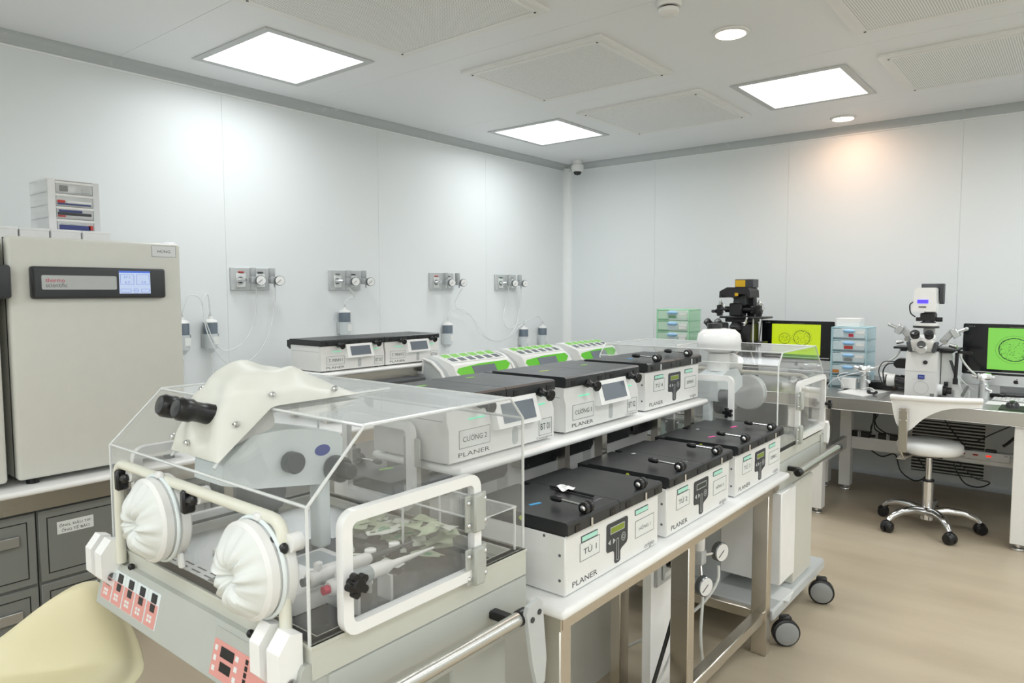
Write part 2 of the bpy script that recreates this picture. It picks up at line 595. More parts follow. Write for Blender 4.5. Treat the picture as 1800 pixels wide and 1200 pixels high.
def text(s, w, h, o, right, up, material, parent, name='lettering', depth=0.0004):
    """lettering of width w and cap height h; o = lower left corner, right/up = directions"""
    base = s.replace('Ờ', 'Ò').replace('Đ', 'D').strip()
    vs, fs = _glyphs(base)
    vs, fs = list(vs), list(fs)
    if not vs:
        return None
    for i, ch in enumerate(s.strip()):
        if ch in 'ỜĐ':      # horn and crossbar drawn on as strokes
            x1 = max(v[0] for v in _glyphs(base[:i + 1])[0])
            if ch == 'Ờ':
                q = [(x1 - 0.12, 0.60), (x1 + 0.02, 0.66), (x1 + 0.05, 0.80), (x1 - 0.03, 0.80), (x1 - 0.05, 0.70)]
            else:
                q = [(x1 - 0.62, 0.31), (x1 - 0.30, 0.31), (x1 - 0.30, 0.38), (x1 - 0.62, 0.38)]
            k = len(vs)
            vs += [(p[0], p[1], 0.0) for p in q]
            fs.append(tuple(range(k, k + len(q))))
    x0 = min(v[0] for v in vs); x1 = max(v[0] for v in vs)
    y0 = min(v[1] for v in vs); y1 = max(v[1] for v in vs)
    R, U, O = Vector(right), Vector(up), Vector(o)
    Nn = R.cross(U).normalized()
    sx = w / max(1e-6, x1 - x0); sy = h / max(1e-6, y1 - y0)
    V = [tuple(O + R * ((v[0] - x0) * sx) + U * ((v[1] - y0) * sy) + Nn * depth) for v in vs]
    me = bpy.data.meshes.new(name)
    me.from_pydata(V, [], fs)
    me.materials.append(MATS[material])
    return link(name, me, parent)

def copy_tree(o, parent=None):
    c = o.copy(); COL.objects.link(c)
    if parent is not None:
        c.parent = parent
    for ch in [x for x in bpy.data.objects if x.parent == o]:
        copy_tree(ch, c)
    return c

# ================================================================== THE ROOM
XL, XR, YF, YB, ZC = -4.07, 3.5, -3.0, 5.876, 2.646

fl = struct('floor', 'floorvinyl', box(XL - 0.1, XR + 0.1, YF - 0.1, YB + 0.1, -0.05, 0.0), label='beige vinyl floor with faint streaks')
wl = struct('wall_left', 'trim', box(XL - 0.1, XL - 0.003, YF, YB, 0, ZC + 0.05), label='glossy white panel wall on the left')
for i, (a, b) in enumerate(((YF, -1.35), (-1.35, -0.15), (-0.15, 1.05), (1.05, 2.25), (2.25, 3.45), (3.45, 4.65), (4.65, YB))):
    part('wall_panel', wl, 'wall', box(XL - 0.004, XL, a + 0.0008, b - 0.0008, 0, ZC))
wb = struct('wall_back', 'trim', box(XL, XR, YB + 0.003, YB + 0.1, 0, ZC + 0.05), label='glossy white panel wall behind the monitors')
for a, b in ((XL, -3.09), (-3.09, -1.90), (-1.90, -0.71), (-0.71, 0.48), (0.48, 1.67), (1.67, XR)):
    part('wall_panel', wb, 'wall', box(a + 0.0008, b - 0.0008, YB, YB + 0.004, 0, ZC))
struct('wall_right', 'wall', box(XR, XR + 0.1, YF, YB, 0, ZC + 0.05))
struct('wall_front', 'wall', box(XL, XR, YF - 0.1, YF, 0, ZC + 0.05))
ce = struct('ceiling', 'trim', box(XL, XR, YF, YB, ZC + 0.003, ZC + 0.1), label='light grey panel ceiling')
ys = (YF, -1.85, -0.70, 0.48, 1.66, 2.82, 3.98, 5.23, YB)
for a, b in zip(ys[:-1], ys[1:]):
    part('ceiling_panel', ce, 'ceil', box(XL, XR, a + 0.001, b - 0.001, ZC, ZC + 0.004))

def cove(r=0.055, n=8):
    # concave quarter round in a corner at (0,0) filling +a,+b
    return [(0, 0), (r, 0)] + [(r - r * math.sin(PI / 2 * k / n), r - r * math.cos(PI / 2 * k / n)) for k in range(1, n)] + [(0, r)]
cv = cove()
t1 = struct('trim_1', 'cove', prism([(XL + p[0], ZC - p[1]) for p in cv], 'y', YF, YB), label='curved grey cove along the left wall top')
part('bead', t1, 'trimlite', cyl((XL + 0.003, YF, ZC - 0.060), (XL + 0.003, YB, ZC - 0.060), 0.006, n=10))
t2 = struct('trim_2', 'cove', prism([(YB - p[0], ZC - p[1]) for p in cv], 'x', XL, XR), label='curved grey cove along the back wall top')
part('bead', t2, 'trimlite', cyl((XL, YB - 0.003, ZC - 0.060), (XR, YB - 0.003, ZC - 0.060), 0.006, n=10))
cv2 = cove(0.065)
t3 = struct('trim_3', 'trimlite', prism([(XL + p[0], YB - p[1]) for p in cv2], 'z', 0, ZC - 0.03), label='white rounded cove in the room corner')
cv3 = cove(0.04)
struct('baseboard_back', 'trim', prism([(YB - p[0], p[1]) for p in cv3], 'x', XL, XR))
struct('baseboard_left', 'trim', prism([(XL + p[0], p[1]) for p in cv3], 'y', YF, YB))

# ---------------------------------------------------------------- ceiling fittings
def ceiling_light(x0, x1, y0, y1, label):
    t = thing('ceiling_light', label, 'ceiling light', ((x0 + x1) / 2, (y0 + y1) / 2, ZC), group='square ceiling lights')
    hx, hy = (x1 - x0) / 2, (y1 - y0) / 2
    r = 0.04
    part('frame', t, 'plategrey', ringp([(hx + r, hy + r), (-hx - r, hy + r), (-hx - r, -hy - r), (hx + r, -hy - r)], [(hx, hy), (-hx, hy), (-hx, -hy), (hx, -hy)], 'z', -0.006, -0.0005))
    part('diffuser', t, 'diffuser', box(-hx, hx, -hy, hy, -0.004, -0.001))
    la = bpy.data.lights.new('panel_lamp', 'AREA')
    la.shape = 'RECTANGLE'; la.size = 2 * hx - 0.01; la.size_y = 2 * hy - 0.01
    la.energy = LAMP_WATTS * 4 * hx * hy; la.spread = math.radians(LAMP_SPREAD); la.color = (0.915, 0.97, 1.0)
    lo = link('panel_lamp', la, t, (0, 0, -0.005))
ceiling_light(-3.715, -3.085, 1.955, 2.53, 'bright square ceiling light nearest the tall incubator')
ceiling_light(-3.64, -3.04, 4.27, 4.89, 'bright square ceiling light nearest the dome camera')
ceiling_light(-1.70, -1.12, 4.285, 4.945, 'bright square ceiling light above the white microscope')
for cx, cy, ly in ((-1.41, 2.24, 0.6), (-3.40, -0.95, 0.6), (-1.41, -0.6, 0.6),
                   (0.55, 4.6, 1.2), (0.55, 2.24, 0.6), (0.55, -0.2, 0.6), (0.55, -2.2, 1.2),
                   (2.5, 4.6, 1.2), (2.5, 2.24, 1.2), (2.5, -0.2, 1.2), (2.5, -2.2, 1.2), (-1.41, -2.4, 1.2)):  # unseen panels added to raise the room's brightness
    ceiling_light(cx - 0.3, cx + 0.3, cy - ly / 2, cy + ly / 2, 'square ceiling light overhead, outside the picture' if ly < 1 else 'long ceiling light overhead, outside the picture')

def ceiling_vent(x0, x1, y0, y1, label):
    t = thing('ceiling_vent', label, 'ceiling vent', ((x0 + x1) / 2, (y0 + y1) / 2, ZC), group='perforated ceiling vents')
    hx, hy = (x1 - x0) / 2, (y1 - y0) / 2
    o = [(hx, hy), (-hx, hy), (-hx, -hy), (hx, -hy)]
    i1 = [(p[0] * (hx - 0.035) / hx, p[1] * (hy - 0.035) / hy) for p in o]
    part('frame', t, 'white', ringp(o, i1, 'z', -0.016, -0.0005))
    i2 = [(p[0] * (hx - 0.055) / hx, p[1] * (hy - 0.055) / hy) for p in o]
    part('inner_frame', t, 'white', ringp(i1, i2, 'z', -0.020, -0.004))
    part('perforated_panel', t, 'perf', box(-hx + 0.055, hx - 0.055, -hy + 0.055, hy - 0.055, -0.018, -0.006))
    for sx in (-1, 1):
        for sy in (-1, 1):
            part('screw', t, 'darkgrey', cyl((sx * (hx - 0.047), sy * (hy - 0.047), -0.0225), (sx * (hx - 0.047), sy * (hy - 0.047), -0.02), 0.006, n=10))
ceiling_vent(-2.845, -1.89, 1.63, 2.595, 'large perforated white ceiling vent nearest the top edge, beside the first light')
ceiling_vent(-2.805, -1.88, 2.996, 3.775, 'perforated white ceiling vent in the middle of the row')
ceiling_vent(-2.81, -1.90, 4.175, 5.03, 'perforated white ceiling vent farthest along, nearest the camera corner')
ceiling_vent(-0.915, 0.04, 2.82, 3.78, 'perforated white ceiling vent cut by the top right corner')
ceiling_vent(-0.915, 0.04, 4.206, 5.04, 'perforated white ceiling vent at the right edge, above the right monitor')

def downlight(x, y, label):
    t = thing('downlight', label, 'downlight', (x, y, ZC), group='round warm downlights')
    part('trim_ring', t, 'white', lathe([(0.068, -0.0005), (0.088, -0.001), (0.086, -0.008), (0.070, -0.012), (0.068, -0.006)], (0, 0, 0), (0, 0, 1), 32))
    part('lens', t, 'downlens', lathe([(0.069, -0.0075), (0.069, -0.0115), (0.05, -0.013)], (0, 0, 0), (0, 0, 1), 32))
downlight(-1.385, 3.385, 'round warm downlight beside the smoke detector')
downlight(-1.415, 5.54, 'small round warm downlight close to the back wall')

t = thing('smoke_detector', 'white round smoke detector at the top edge of the ceiling', 'smoke detector', (-1.449, 2.86, ZC))
part('base', t, 'white', lathe([(0.052, 0), (0.055, -0.012), (0.05, -0.026)], n=28))
part('sensor_head', t, 'white', lathe([(0.044, -0.034), (0.044, -0.05), (0.032, -0.06), (0.0, -0.062)], n=28))
part('sensing_slot', t, 'black', lathe([(0.036, -0.026), (0.036, -0.034)], n=28))
t = thing('dome_camera', 'white dome security camera with dark lens in the ceiling corner', 'camera', (-3.822, 5.70, ZC))
part('bracket', t, 'white', lathe([(0.04, 0), (0.04, -0.035), (0.055, -0.045)], n=28))
part('housing', t, 'white', lathe([(0.058, -0.045), (0.06, -0.075), (0.052, -0.098), (0.036, -0.108)], n=28))
part('dome', t, 'dome', lathe([(0.038, -0.104), (0.036, -0.12), (0.025, -0.135), (0.0, -0.141)], n=28))

# ---------------------------------------------------------------- return-air grille low on the back wall
g = struct('window_1', 'white', ringp([(-1.00, 0.03), (-0.46, 0.03), (-0.46, 0.50), (-1.00, 0.50)], [(-0.955, 0.075), (-0.505, 0.075), (-0.505, 0.455), (-0.955, 0.455)], 'y', YB - 0.012, YB - 0.001), label='white slatted return-air grille low on the back wall')
g.name = 'wall_grille'
part('backing', g, 'gapdark', box(-0.955, -0.505, YB - 0.003, YB - 0.001, 0.075, 0.455))
for i in range(16):
    z = 0.088 + i * 0.0235
    part('slat', g, 'white', xf(box(-0.955, -0.505, -0.0015, 0.0015, -0.006, 0.006), mv(0, YB - 0.009, z) @ rot('X', 35)))

# ================================================================== TABLES AND RAISED SHELVES
def soft_top(x0, x1, y0, y1, z0, z1, r=0.011):
    return box(x0, x1, y0, y1, z0, z1, r, 3)

# island table in the middle: white top, steel frame
t = thing('island_table', 'long white-topped table with steel frame carrying the three front incubators', 'table', (0, 0, 0))
part('table_top', t, 'gloss', soft_top(-1.80, -0.87, 1.25, 2.80, 0.664, 0.690))
part('apron', t, 'steel', box(-0.898, -0.893, 1.28, 2.74, 0.628, 0.664))
part('apron', t, 'steel', box(-1.775, -1.770, 1.28, 2.74, 0.628, 0.664))
part('apron', t, 'steel', box(-1.775, -0.893, 1.270, 1.275, 0.628, 0.664))
part('apron', t, 'steel', box(-1.775, -0.893, 2.68, 2.685, 0.628, 0.664))
for x in (-0.955, -1.775):
    for y in (1.272, 1.945, 2.635):
        part('leg', t, 'steel', box(x, x + 0.06, y, y + 0.045, 0.0, 0.664, 0.003))
for x in (-0.945, -1.765):
    part('stretcher', t, 'steel', box(x, x + 0.04, 1.317, 1.945, 0.13, 0.17, 0.003))
    part('stretcher', t, 'steel', box(x, x + 0.04, 1.99, 2.635, 0.13, 0.17, 0.003))
part('cross_stretcher', t, 'steel', box(-1.715, -0.955, 2.64, 2.675, 0.13, 0.17, 0.003))
part('cross_stretcher', t, 'steel', box(-1.715, -0.955, 1.275, 1.31, 0.13, 0.17, 0.003))

t = thing('raised_shelf', 'raised white shelf over the island table carrying three incubators', 'shelf', (0, 0, 0))
part('shelf_board', t, 'gloss', soft_top(-1.545, -1.195, 1.268, 2.765, 0.932, 0.955))
part('apron', t, 'steel', box(-1.52, -1.512, 1.30, 2.72, 0.905, 0.932))
for y in (1.30, 1.98, 2.66):
    for x in (-1.405, -1.255):
        part('post', t, 'steel', box(x, x + 0.03, y, y + 0.03, 0.690, 0.932))

# long bench along the left wall
t = thing('wall_bench', 'long white-edged steel bench along the left wall under the tall incubators', 'bench', (0, 0, 0))
part('bench_top', t, 'gloss', soft_top(-3.86, -3.05, 0.0, 5.45, 0.637, 0.661))
part('apron', t, 'steel', box(-3.075, -3.070, 0.03, 5.42, 0.572, 0.637))
for x in (-3.84, -3.13):
    for y in (0.05, 1.66, 3.35, 5.35):
        part('leg', t, 'steel', box(x, x + 0.045, y, y + 0.045, 0.0, 0.637))
t = thing('raised_shelf', 'raised white shelf by the left wall carrying two incubators', 'shelf', (0, 0, 0))
part('shelf_board', t, 'gloss', soft_top(-3.66, -3.235, 2.335, 3.275, 0.928, 0.950))
part('apron', t, 'steel', box(-3.275, -3.27, 2.37, 3.24, 0.872, 0.928))
for y in (2.38, 3.03):
    for x in (-3.63, -3.31):
        part('post', t, 'steel', box(x, x + 0.035, y, y + 0.035, 0.661, 0.928))
t = thing('control_unit', 'flat light grey unit with dark top under the shelf by the left wall', 'control unit', (-3.14, 2.43, 0.661))
part('body', t, 'lightgrey', box(-0.32, 0, 0, 0.58, 0.008, 0.195, 0.006, 2))
part('top_plate', t, 'darkgrey', box(-0.32, 0.004, -0.004, 0.584, 0.195, 0.215, 0.005, 2))
for q in ((-0.28, 0.05), (-0.04, 0.05), (-0.28, 0.53), (-0.04, 0.53)):
    part('foot', t, 'black', cyl((q[0], q[1], 0), (q[0], q[1], 0.009), 0.012))

# ================================================================== BENCH-TOP INCUBATORS
def card(t, y0, y1, z0, z1, s, tw=0.7, th=0.34, x=0.0, ink='ink', lam='card'):
    c = part('name_card', t, lam, box(x, x + 0.0012, y0, y1, z0, z1))
    part('border', c, 'cardline', ringp([(y0, z0), (y1, z0), (y1, z1), (y0, z1)], [(y0 + 0.0012, z0 + 0.0012), (y1 - 0.0012, z0 + 0.0012), (y1 - 0.0012, z1 - 0.0012), (y0 + 0.0012, z1 - 0.0012)], 'x', x + 0.0008, x + 0.0015))
    w, h = (y1 - y0) * tw, (z1 - z0) * th
    text(s, w, h, (x + 0.0012, (y0 + y1) / 2 - w / 2, (z0 + z1) / 2 - h * 0.45), (0, 1, 0), (0, 0, 1), ink, c)

def stickers(t, zt, marks):
    for m, x, y, a, w in marks:
        part('sticker', t, m, xf(box(-w / 2, w / 2, -0.005, 0.005, 0, 0.0008), mv(x, y, zt) @ rot('Z', a)))

def lids(t, Wd, D, zb=0.149, zt=0.181, hinge=True):
    h = Wd / 2
    for a, b in ((-0.004, h - 0.001), (h + 0.001, Wd + 0.004)):
        l = part('lid', t, 'lid', prism([(-D - 0.004, zb + 0.006), (-D - 0.004, zt - 0.004), (-D, zt), (0.004, zt), (0.010, zt - 0.005), (0.010, zb + 0.002), (-0.006, zb + 0.002)], 'y', a, b), ang=20)
        part('notch', l, 'black', box(0.0095, 0.0115, a + 0.03, a + 0.050, zb + 0.003, zt - 0.012))
        part('notch', l, 'black', box(0.0095, 0.0115, b - 0.045, b - 0.022, zb + 0.003, zt - 0.012))
        text('PLANER', 0.034, 0.005, (-0.035, b - 0.045, zt), (0, 1, 0), (-1, 0, 0), 'lightgrey', l)
    part('lid_gasket', t, 'lidedge', box(-D, -0.003, 0.002, Wd - 0.002, zb - 0.004, zb + 0.006))
    if hinge:
        for a, b in ((0.02, h - 0.02), (h + 0.02, Wd - 0.02)):
            c = part('hinge_cover', t, 'lid', prism([(a + 0.006, 0.118), (a - 0.010, 0.135), (a - 0.010, 0.172), (b + 0.010, 0.172), (b + 0.010, 0.135), (b - 0.006, 0.118)], 'x', -D - 0.05, -D - 0.003))
            for yy in (a + 0.02, b - 0.02):
                part('bolt', c, 'darkgrey', cyl((-D - 0.054, yy, 0.13), (-D - 0.049, yy, 0.13), 0.005, n=8))

def lever_latch(t, y, zt=0.180, lever=True):
    k = part('latch', t, 'black', lathe([(0.012, -0.017), (0.0145, -0.014), (0.0145, -0.005), (0.010, -0.003), (0.010, 0.003), (0.0145, 0.005), (0.0145, 0.013), (0.012, 0.016)], (-0.004, y, zt + 0.014), (0, 1, 0), 20))
    part('cap', k, 'chrome', ball((-0.004, y - 0.017, zt + 0.014), (0.0075, 0.004, 0.0075), 12, 8))
    part('pin', k, 'chrome', cyl((0.012, y, zt - 0.030), (0.012, y, zt - 0.008), 0.003, n=8))
    if lever:
        part('lever', k, 'chrome', cyl((-0.008, y, zt + 0.016), (-0.082, y, zt + 0.018), 0.0032, n=10))
        part('grip', k, 'black', lathe([(0.004, 0), (0.0075, 0.004), (0.0085, 0.018), (0.0075, 0.03), (0.004, 0.034)], (-0.076, y, zt + 0.018), (-1, 0, 0), 12))

def screws(t, Wd, D, zs=((-0.015, 0.04), (-0.015, 0.10), (-0.06, 0.138))):
    for x, z in zs:
        part('screw', t, 'inkgrey', cyl((x, -0.0015, z), (x, 0.0005, z), 0.0035, n=8))

def incubator_lever(loc, rz, label, name1, name2, marks=(), levers=(True, True), lcd='lcdgreen', group='black-lidded bench incubators'):
    Wd, D = 0.455, 0.262
    t = thing('bench_incubator', label, 'incubator', loc, rz, group)
    part('body', t, 'white', box(-D, 0, 0, Wd, 0.004, 0.146, 0.003))
    part('base_foot', t, 'blackm', box(-D + 0.02, -0.02, 0.02, Wd - 0.02, 0.0, 0.004))
    lids(t, Wd, D)
    screws(t, Wd, D)
    for y in (0.068, 0.325):
        w = part('indicator', t, 'darkgrey', box(0, 0.0015, y - 0.002, y + 0.069, 0.1150, 0.1300))
        part('glass', w, 'mint', box(0.001, 0.0022, y, y + 0.067, 0.1170, 0.1280))
    if name1:
        card(t, 0.060, 0.147, 0.069, 0.114, name1, 0.66, 0.42)
        card(t, 0.325, 0.428, 0.052, 0.099, name2, 0.62, 0.30, ink='inkgrey')
    p = part('control_panel', t, 'dark', prism([(0.185, 0.055), (0.180, 0.060), (0.180, 0.122), (0.185, 0.127), (0.279, 0.127), (0.284, 0.122), (0.283, 0.066), (0.278, 0.058), (0.252, 0.050), (0.246, 0.044), (0.246, 0.022), (0.240, 0.017), (0.224, 0.017), (0.219, 0.022), (0.219, 0.046), (0.212, 0.053)], 'x', 0, 0.002))
    part('display', p, lcd, box(0.0015, 0.0028, 0.199, 0.264, 0.1005, 0.1145))
    part('bezel', p, 'lightgrey', ringp([(0.1965, 0.0985), (0.2665, 0.0985), (0.2665, 0.1165), (0.1965, 0.1165)], [(0.199, 0.1005), (0.264, 0.1005), (0.264, 0.1145), (0.199, 0.1145)], 'x', 0.0015, 0.0025))
    part('arrow_button', p, 'lightgrey', prism([(0.185, 0.079), (0.197, 0.072), (0.197, 0.086)], 'x', 0.0015, 0.0025))
    part('arrow_button', p, 'lightgrey', prism([(0.221, 0.079), (0.209, 0.072), (0.209, 0.086)], 'x', 0.0015, 0.0025))
    part('button_ring', p, 'lightgrey', ringp(circ(0.261, 0.078, 0.011, 20), circ(0.261, 0.078, 0.0095, 20), 'x', 0.0015, 0.0025), ringp(circ(0.261, 0.078, 0.0055, 20), circ(0.261, 0.078, 0.004, 20), 'x', 0.0015, 0.0025))
    part('slot', p, 'lightgrey', ringp(rrect(0.2265, 0.2375, 0.023, 0.082, 0.005), rrect(0.2280, 0.2360, 0.0245, 0.0805, 0.0038), 'x', 0.0015, 0.0025))
    text('PLANER', 0.108, 0.0135, (0.0, 0.030, 0.0165), (0, 1, 0), (0, 0, 1), 'ink', t)
    text('origio', 0.056, 0.017, (0.0, 0.377, 0.0065), (0, 1, 0), (0, 0, 1), 'inkgrey', t)
    lever_latch(t, 0.095, lever=levers[0])
    lever_latch(t, 0.362, lever=levers[1])
    stickers(t, 0.181, marks)
    part('round_sticker', t, 'stk_yell', cyl((-0.125, -0.0055, 0.168), (-0.125, -0.003, 0.168), 0.006, n=14))
    return t

def incubator_screen(loc, rz, label, name1, name2, marks=(), conv=True, group='black-lidded bench incubators'):
    Wd, D = 0.452, 0.285
    t = thing('bench_incubator', label, 'incubator', loc, rz, group)
    # front drawn in under a soft ridge, lower half proud
    part('body', t, 'white', box(-D, -0.008, 0, Wd, 0.006, 0.148, 0.004, 2))
    part('front_shell', t, 'white', prism([(-0.012, 0.008), (0.006, 0.008), (0.008, 0.012), (0.008, 0.092), (0.0, 0.118), (0.0, 0.146), (-0.012, 0.146)], 'y', 0.0, Wd), ang=20)
    for q in ((-D + 0.03, 0.03), (-0.03, 0.03), (-D + 0.03, Wd - 0.03), (-0.03, Wd - 0.03)):
        part('foot', t, 'black', cyl((q[0], q[1], 0), (q[0], q[1], 0.007), 0.012, n=12))
    lids(t, Wd, D, hinge=True)
    part('side_seam', t, 'cardline', box(-D + 0.01, -0.015, -0.0006, 0.0005, 0.1145, 0.1155))
    b = part('screen_housing', t, 'gloss', prism([(-0.002, 0.146), (-0.002, 0.073), (0.020, 0.070), (0.034, 0.075), (0.012, 0.151), (0.006, 0.153)], 'y', 0.168, 0.356), ang=25)
    dx, dz = 0.012 - 0.034, 0.151 - 0.075
    L = math.hypot(dx, dz)
    ux, uz = dx / L, dz / L
    def P(y, s, o):
        return (0.034 + ux * s + uz * o, y, 0.075 + uz * s - ux * o)
    q = [P(0.193, 0.012, 0.0), P(0.336, 0.012, 0.0), P(0.336, 0.066, 0.0), P(0.193, 0.066, 0.0), P(0.193, 0.012, 0.0015), P(0.336, 0.012, 0.0015), P(0.336, 0.066, 0.0015), P(0.193, 0.066, 0.0015)]
    part('display', b, 'screen', (q, [(0, 3, 2, 1), (4, 5, 6, 7), (0, 1, 5, 4), (1, 2, 6, 5), (2, 3, 7, 6), (3, 0, 4, 7)]))
    for y in (0.080, 0.352):
        part('status_light', t, 'mintled', box(0.0, 0.0045, y, y + 0.062, 0.1115, 0.1145))
    part('groove', t, 'lightgrey', prism(rrect(0.253, 0.279, 0.016, 0.066, 0.011), 'x', 0.0075, 0.0085))
    card(t, 0.036, 0.157, 0.041, 0.089, name1, 0.78, 0.36, x=0.008)
    card(t, 0.376, 0.440, 0.021, 0.070, name2, 0.74, 0.40, x=0.008)
    text('PLANER', 0.122, 0.0115, (0.008, 0.034, 0.019), (0, 1, 0), (0, 0, 1), 'ink', t)
    if conv:
        text('Convergence', 0.078, 0.009, (0.008, 0.366, 0.009), (0, 1, 0), (0, 0, 1), 'inkgrey', t)
    for y in (0.118, 0.382):
        k = part('latch', t, 'black', lathe([(0.013, -0.004), (0.014, 0.010), (0.0095, 0.016), (0.0095, 0.030), (0.016, 0.036), (0.018, 0.042), (0.015, 0.048)], (0.006, y, 0.152), (1, 0, -0.18), 20))
        part('hub', k, 'black', lathe([(0.011, -0.009), (0.011, 0.009)], (-0.002, y, 0.164), (0, 1, 0), 16))
    stickers(t, 0.181, marks)
    return t

ZT = 0.690
incubator_lever((-0.905, 1.305, ZT), 0, 'black-lidded white incubator with the card TỦ 1, nearest of the front row', 'TỦ 1', 'HỒNG 1',
                marks=(('stk_blue', -0.14, 0.07, 75, 0.035),), levers=(True, False))
incubator_lever((-0.905, 1.812, ZT), 0, 'black-lidded white incubator with the card TỦ 2, middle of the front row', 'TỦ 2', 'HỒNG 2', lcd='lcdoff',
                marks=(('lightgrey', -0.22, 0.20, 80, 0.014),))
incubator_lever((-0.905, 2.325, ZT), 0, 'black-lidded white incubator with the card TỦ 3 and pink stickers on its lids', 'TỦ 3', 'B.MINH 2',
                marks=(('stk_pink', -0.13, 0.10, 75, 0.035), ('stk_pink', -0.14, 0.33, 75, 0.035), ('lightgrey', -0.23, 0.20, 80, 0.014)))
ZS = 0.955
incubator_screen((-1.24, 1.262, ZS), 0, 'black-lidded white incubator marked BT 01, nearest of the three on the raised shelf', 'CƯỜNG 2', 'BT 01',
                 marks=(('stk_green', -0.20, 0.10, 80, 0.04), ('stk_green', -0.22, 0.33, 80, 0.03)))
incubator_screen((-1.24, 1.778, ZS), 0, 'black-lidded white incubator marked BT 02, between its two neighbours on the raised shelf', 'CƯỜNG 1', 'BT 02',
                 marks=(('stk_yell', -0.15, 0.10, 80, 0.04), ('stk_green', -0.15, 0.34, 80, 0.03)))
incubator_lever((-1.24, 2.302, ZS), 0, 'black-lidded white incubator with the card TỦ 4 at the far end of the raised shelf', 'TỦ 4', 'B.MINH 1',
                marks=(('stk_blue', -0.14, 0.13, 78, 0.03), ('stk_blue', -0.14, 0.35, 78, 0.03)))
incubator_screen((-3.285, 2.352, 0.950), 0, 'black-lidded white incubator marked BT 03, left of two on the shelf by the wall', 'T. MINH 1', 'BT 03', conv=False)
incubator_screen((-3.285, 2.816, 0.950), 0, 'black-lidded white incubator marked BT 04, beside the green incubators on the shelf by the wall', 'T. MINH 2', 'BT 04', conv=False)
# the row on the other side of the island table, seen from behind
for i, (y, lab) in enumerate(((1.735, 'black-lidded incubator seen from behind under the raised shelf, nearest, with a green sticker'),
                              (2.245, 'black-lidded incubator seen from behind under the raised shelf, middle one'),
                              (2.755, 'black-lidded incubator seen from behind under the raised shelf, farthest'))):
    incubator_lever((-1.735, y, ZT), PI, lab, None, None, marks=(('stk_green', -0.13, 0.36, 78, 0.045),) if i == 0 else ())

# ================================================================== GREEN AND WHITE MULTI-CHAMBER INCUBATORS
def multi_incubator(y0, label):
    Wd = 0.64
    t = thing('multi_chamber_incubator', label, 'incubator', (-2.95, y0, 0.661), group='green and white multi-chamber incubators')
    prof = [(-0.55, 0.012), (-0.55, 0.20), (-0.52, 0.225), (-0.282, 0.240), (-0.272, 0.332), (-0.21, 0.330), (-0.085, 0.292), (-0.065, 0.282), (0.03, 0.12), (0.03, 0.05), (0.02, 0.012)]
    part('body', t, 'white', prism(prof, 'y', 0.05, Wd - 0.05), ang=30)
    for a, b in ((0.0, 0.05), (Wd - 0.05, Wd)):
        pr = [(-0.55, 0.012), (-0.55, 0.19), (-0.52, 0.215), (-0.282, 0.230), (-0.270, 0.318), (-0.20, 0.300), (-0.12, 0.245), (-0.02, 0.09), (-0.005, 0.012)]
        s = part('side_panel', t, 'lightgrey', prism(pr, 'y', a, b), ang=30)
        part('side_rim', s, 'white', tube([(p[0], a if a == 0.0 else b, p[1]) for p in pr], 0.010, 8))
    for q in ((-0.5, 0.06), (-0.04, 0.06), (-0.5, Wd - 0.06), (-0.04, Wd - 0.06)):
        part('foot', t, 'black', cyl((q[0], q[1], 0), (q[0], q[1], 0.013), 0.014, n=12))
    # six chamber lids down the slope
    ax, az, bx, bz = -0.21, 0.330, -0.085, 0.292
    L = math.hypot(bx - ax, bz - az); ux, uz = (bx - ax) / L, (bz - az) / L; nx, nz = -uz, ux
    nx, nz = (nx, nz) if nz > 0 else (-nx, -nz)
    def quad(y0, y1, s0, s1, h0, h1):
        c = []
        for h in (h0, h1):
            for (y, s) in ((y0, s0), (y1, s0), (y1, s1), (y0, s1)):
                c.append((ax + ux * s + nx * h, y, az + uz * s + nz * h))
        return c, [(0, 3, 2, 1), (4, 5, 6, 7), (0, 1, 5, 4), (1, 2, 6, 5), (2, 3, 7, 6), (3, 0, 4, 7)]
    for i in range(6):
        a = 0.075 + i * 0.0835
        l = part('chamber_lid', t, 'white', quad(a - 0.004, a + 0.076, -0.004, L - 0.004, 0.0, 0.006))
        part('green_tab', l, 'greenlid', quad(a + 0.004, a + 0.066, -0.002, 0.048, 0.006, 0.0075))
        part('window', l, 'sqgrey', quad(a + 0.010, a + 0.062, 0.060, 0.112, 0.006, 0.0075))
    # front fascia with green swoosh and screen
    ax, az, bx, bz = -0.065, 0.282, 0.03, 0.12
    L = math.hypot(bx - ax, bz - az); ux, uz = (bx - ax) / L, (bz - az) / L; nx, nz = -uz, ux
    if nx < 0: nx, nz = -nx, -nz
    def fp(y, s, h):
        return (ax + ux * s + nx * h, y, az + uz * s + nz * h)
    poly = [(0.060, 0.045), (0.085, 0.022), (0.30, 0.004), (0.56, 0.002), (0.588, 0.03), (0.54, 0.065), (0.42, 0.085), (0.20, 0.085), (0.085, 0.072)]
    v = [fp(y, s, 0.0) for y, s in poly] + [fp(y, s, 0.002) for y, s in poly]
    n = len(poly)
    part('green_band', t, 'greenband', (v, [tuple(range(n)), tuple(reversed(range(n, 2 * n)))] + [(i, n + i, n + (i + 1) % n, (i + 1) % n) for i in range(n)]))
    poly = [(0.21, 0.018), (0.43, 0.018), (0.43, 0.14), (0.21, 0.14)]
    v = [fp(y, s, 0.0015) for y, s in poly] + [fp(y, s, 0.004) for y, s in poly]
    part('display', t, 'screen', (v, [(0, 1, 2, 3), (7, 6, 5, 4)] + [(i, 4 + i, 4 + (i + 1) % 4, (i + 1) % 4) for i in range(4)]))
multi_incubator(3.08, 'green and white six-lid incubator beside the raised shelf, nearest of the three')
multi_incubator(3.77, 'green and white six-lid incubator in the middle of the three')
multi_incubator(4.46, 'green and white six-lid incubator nearest the room corner')

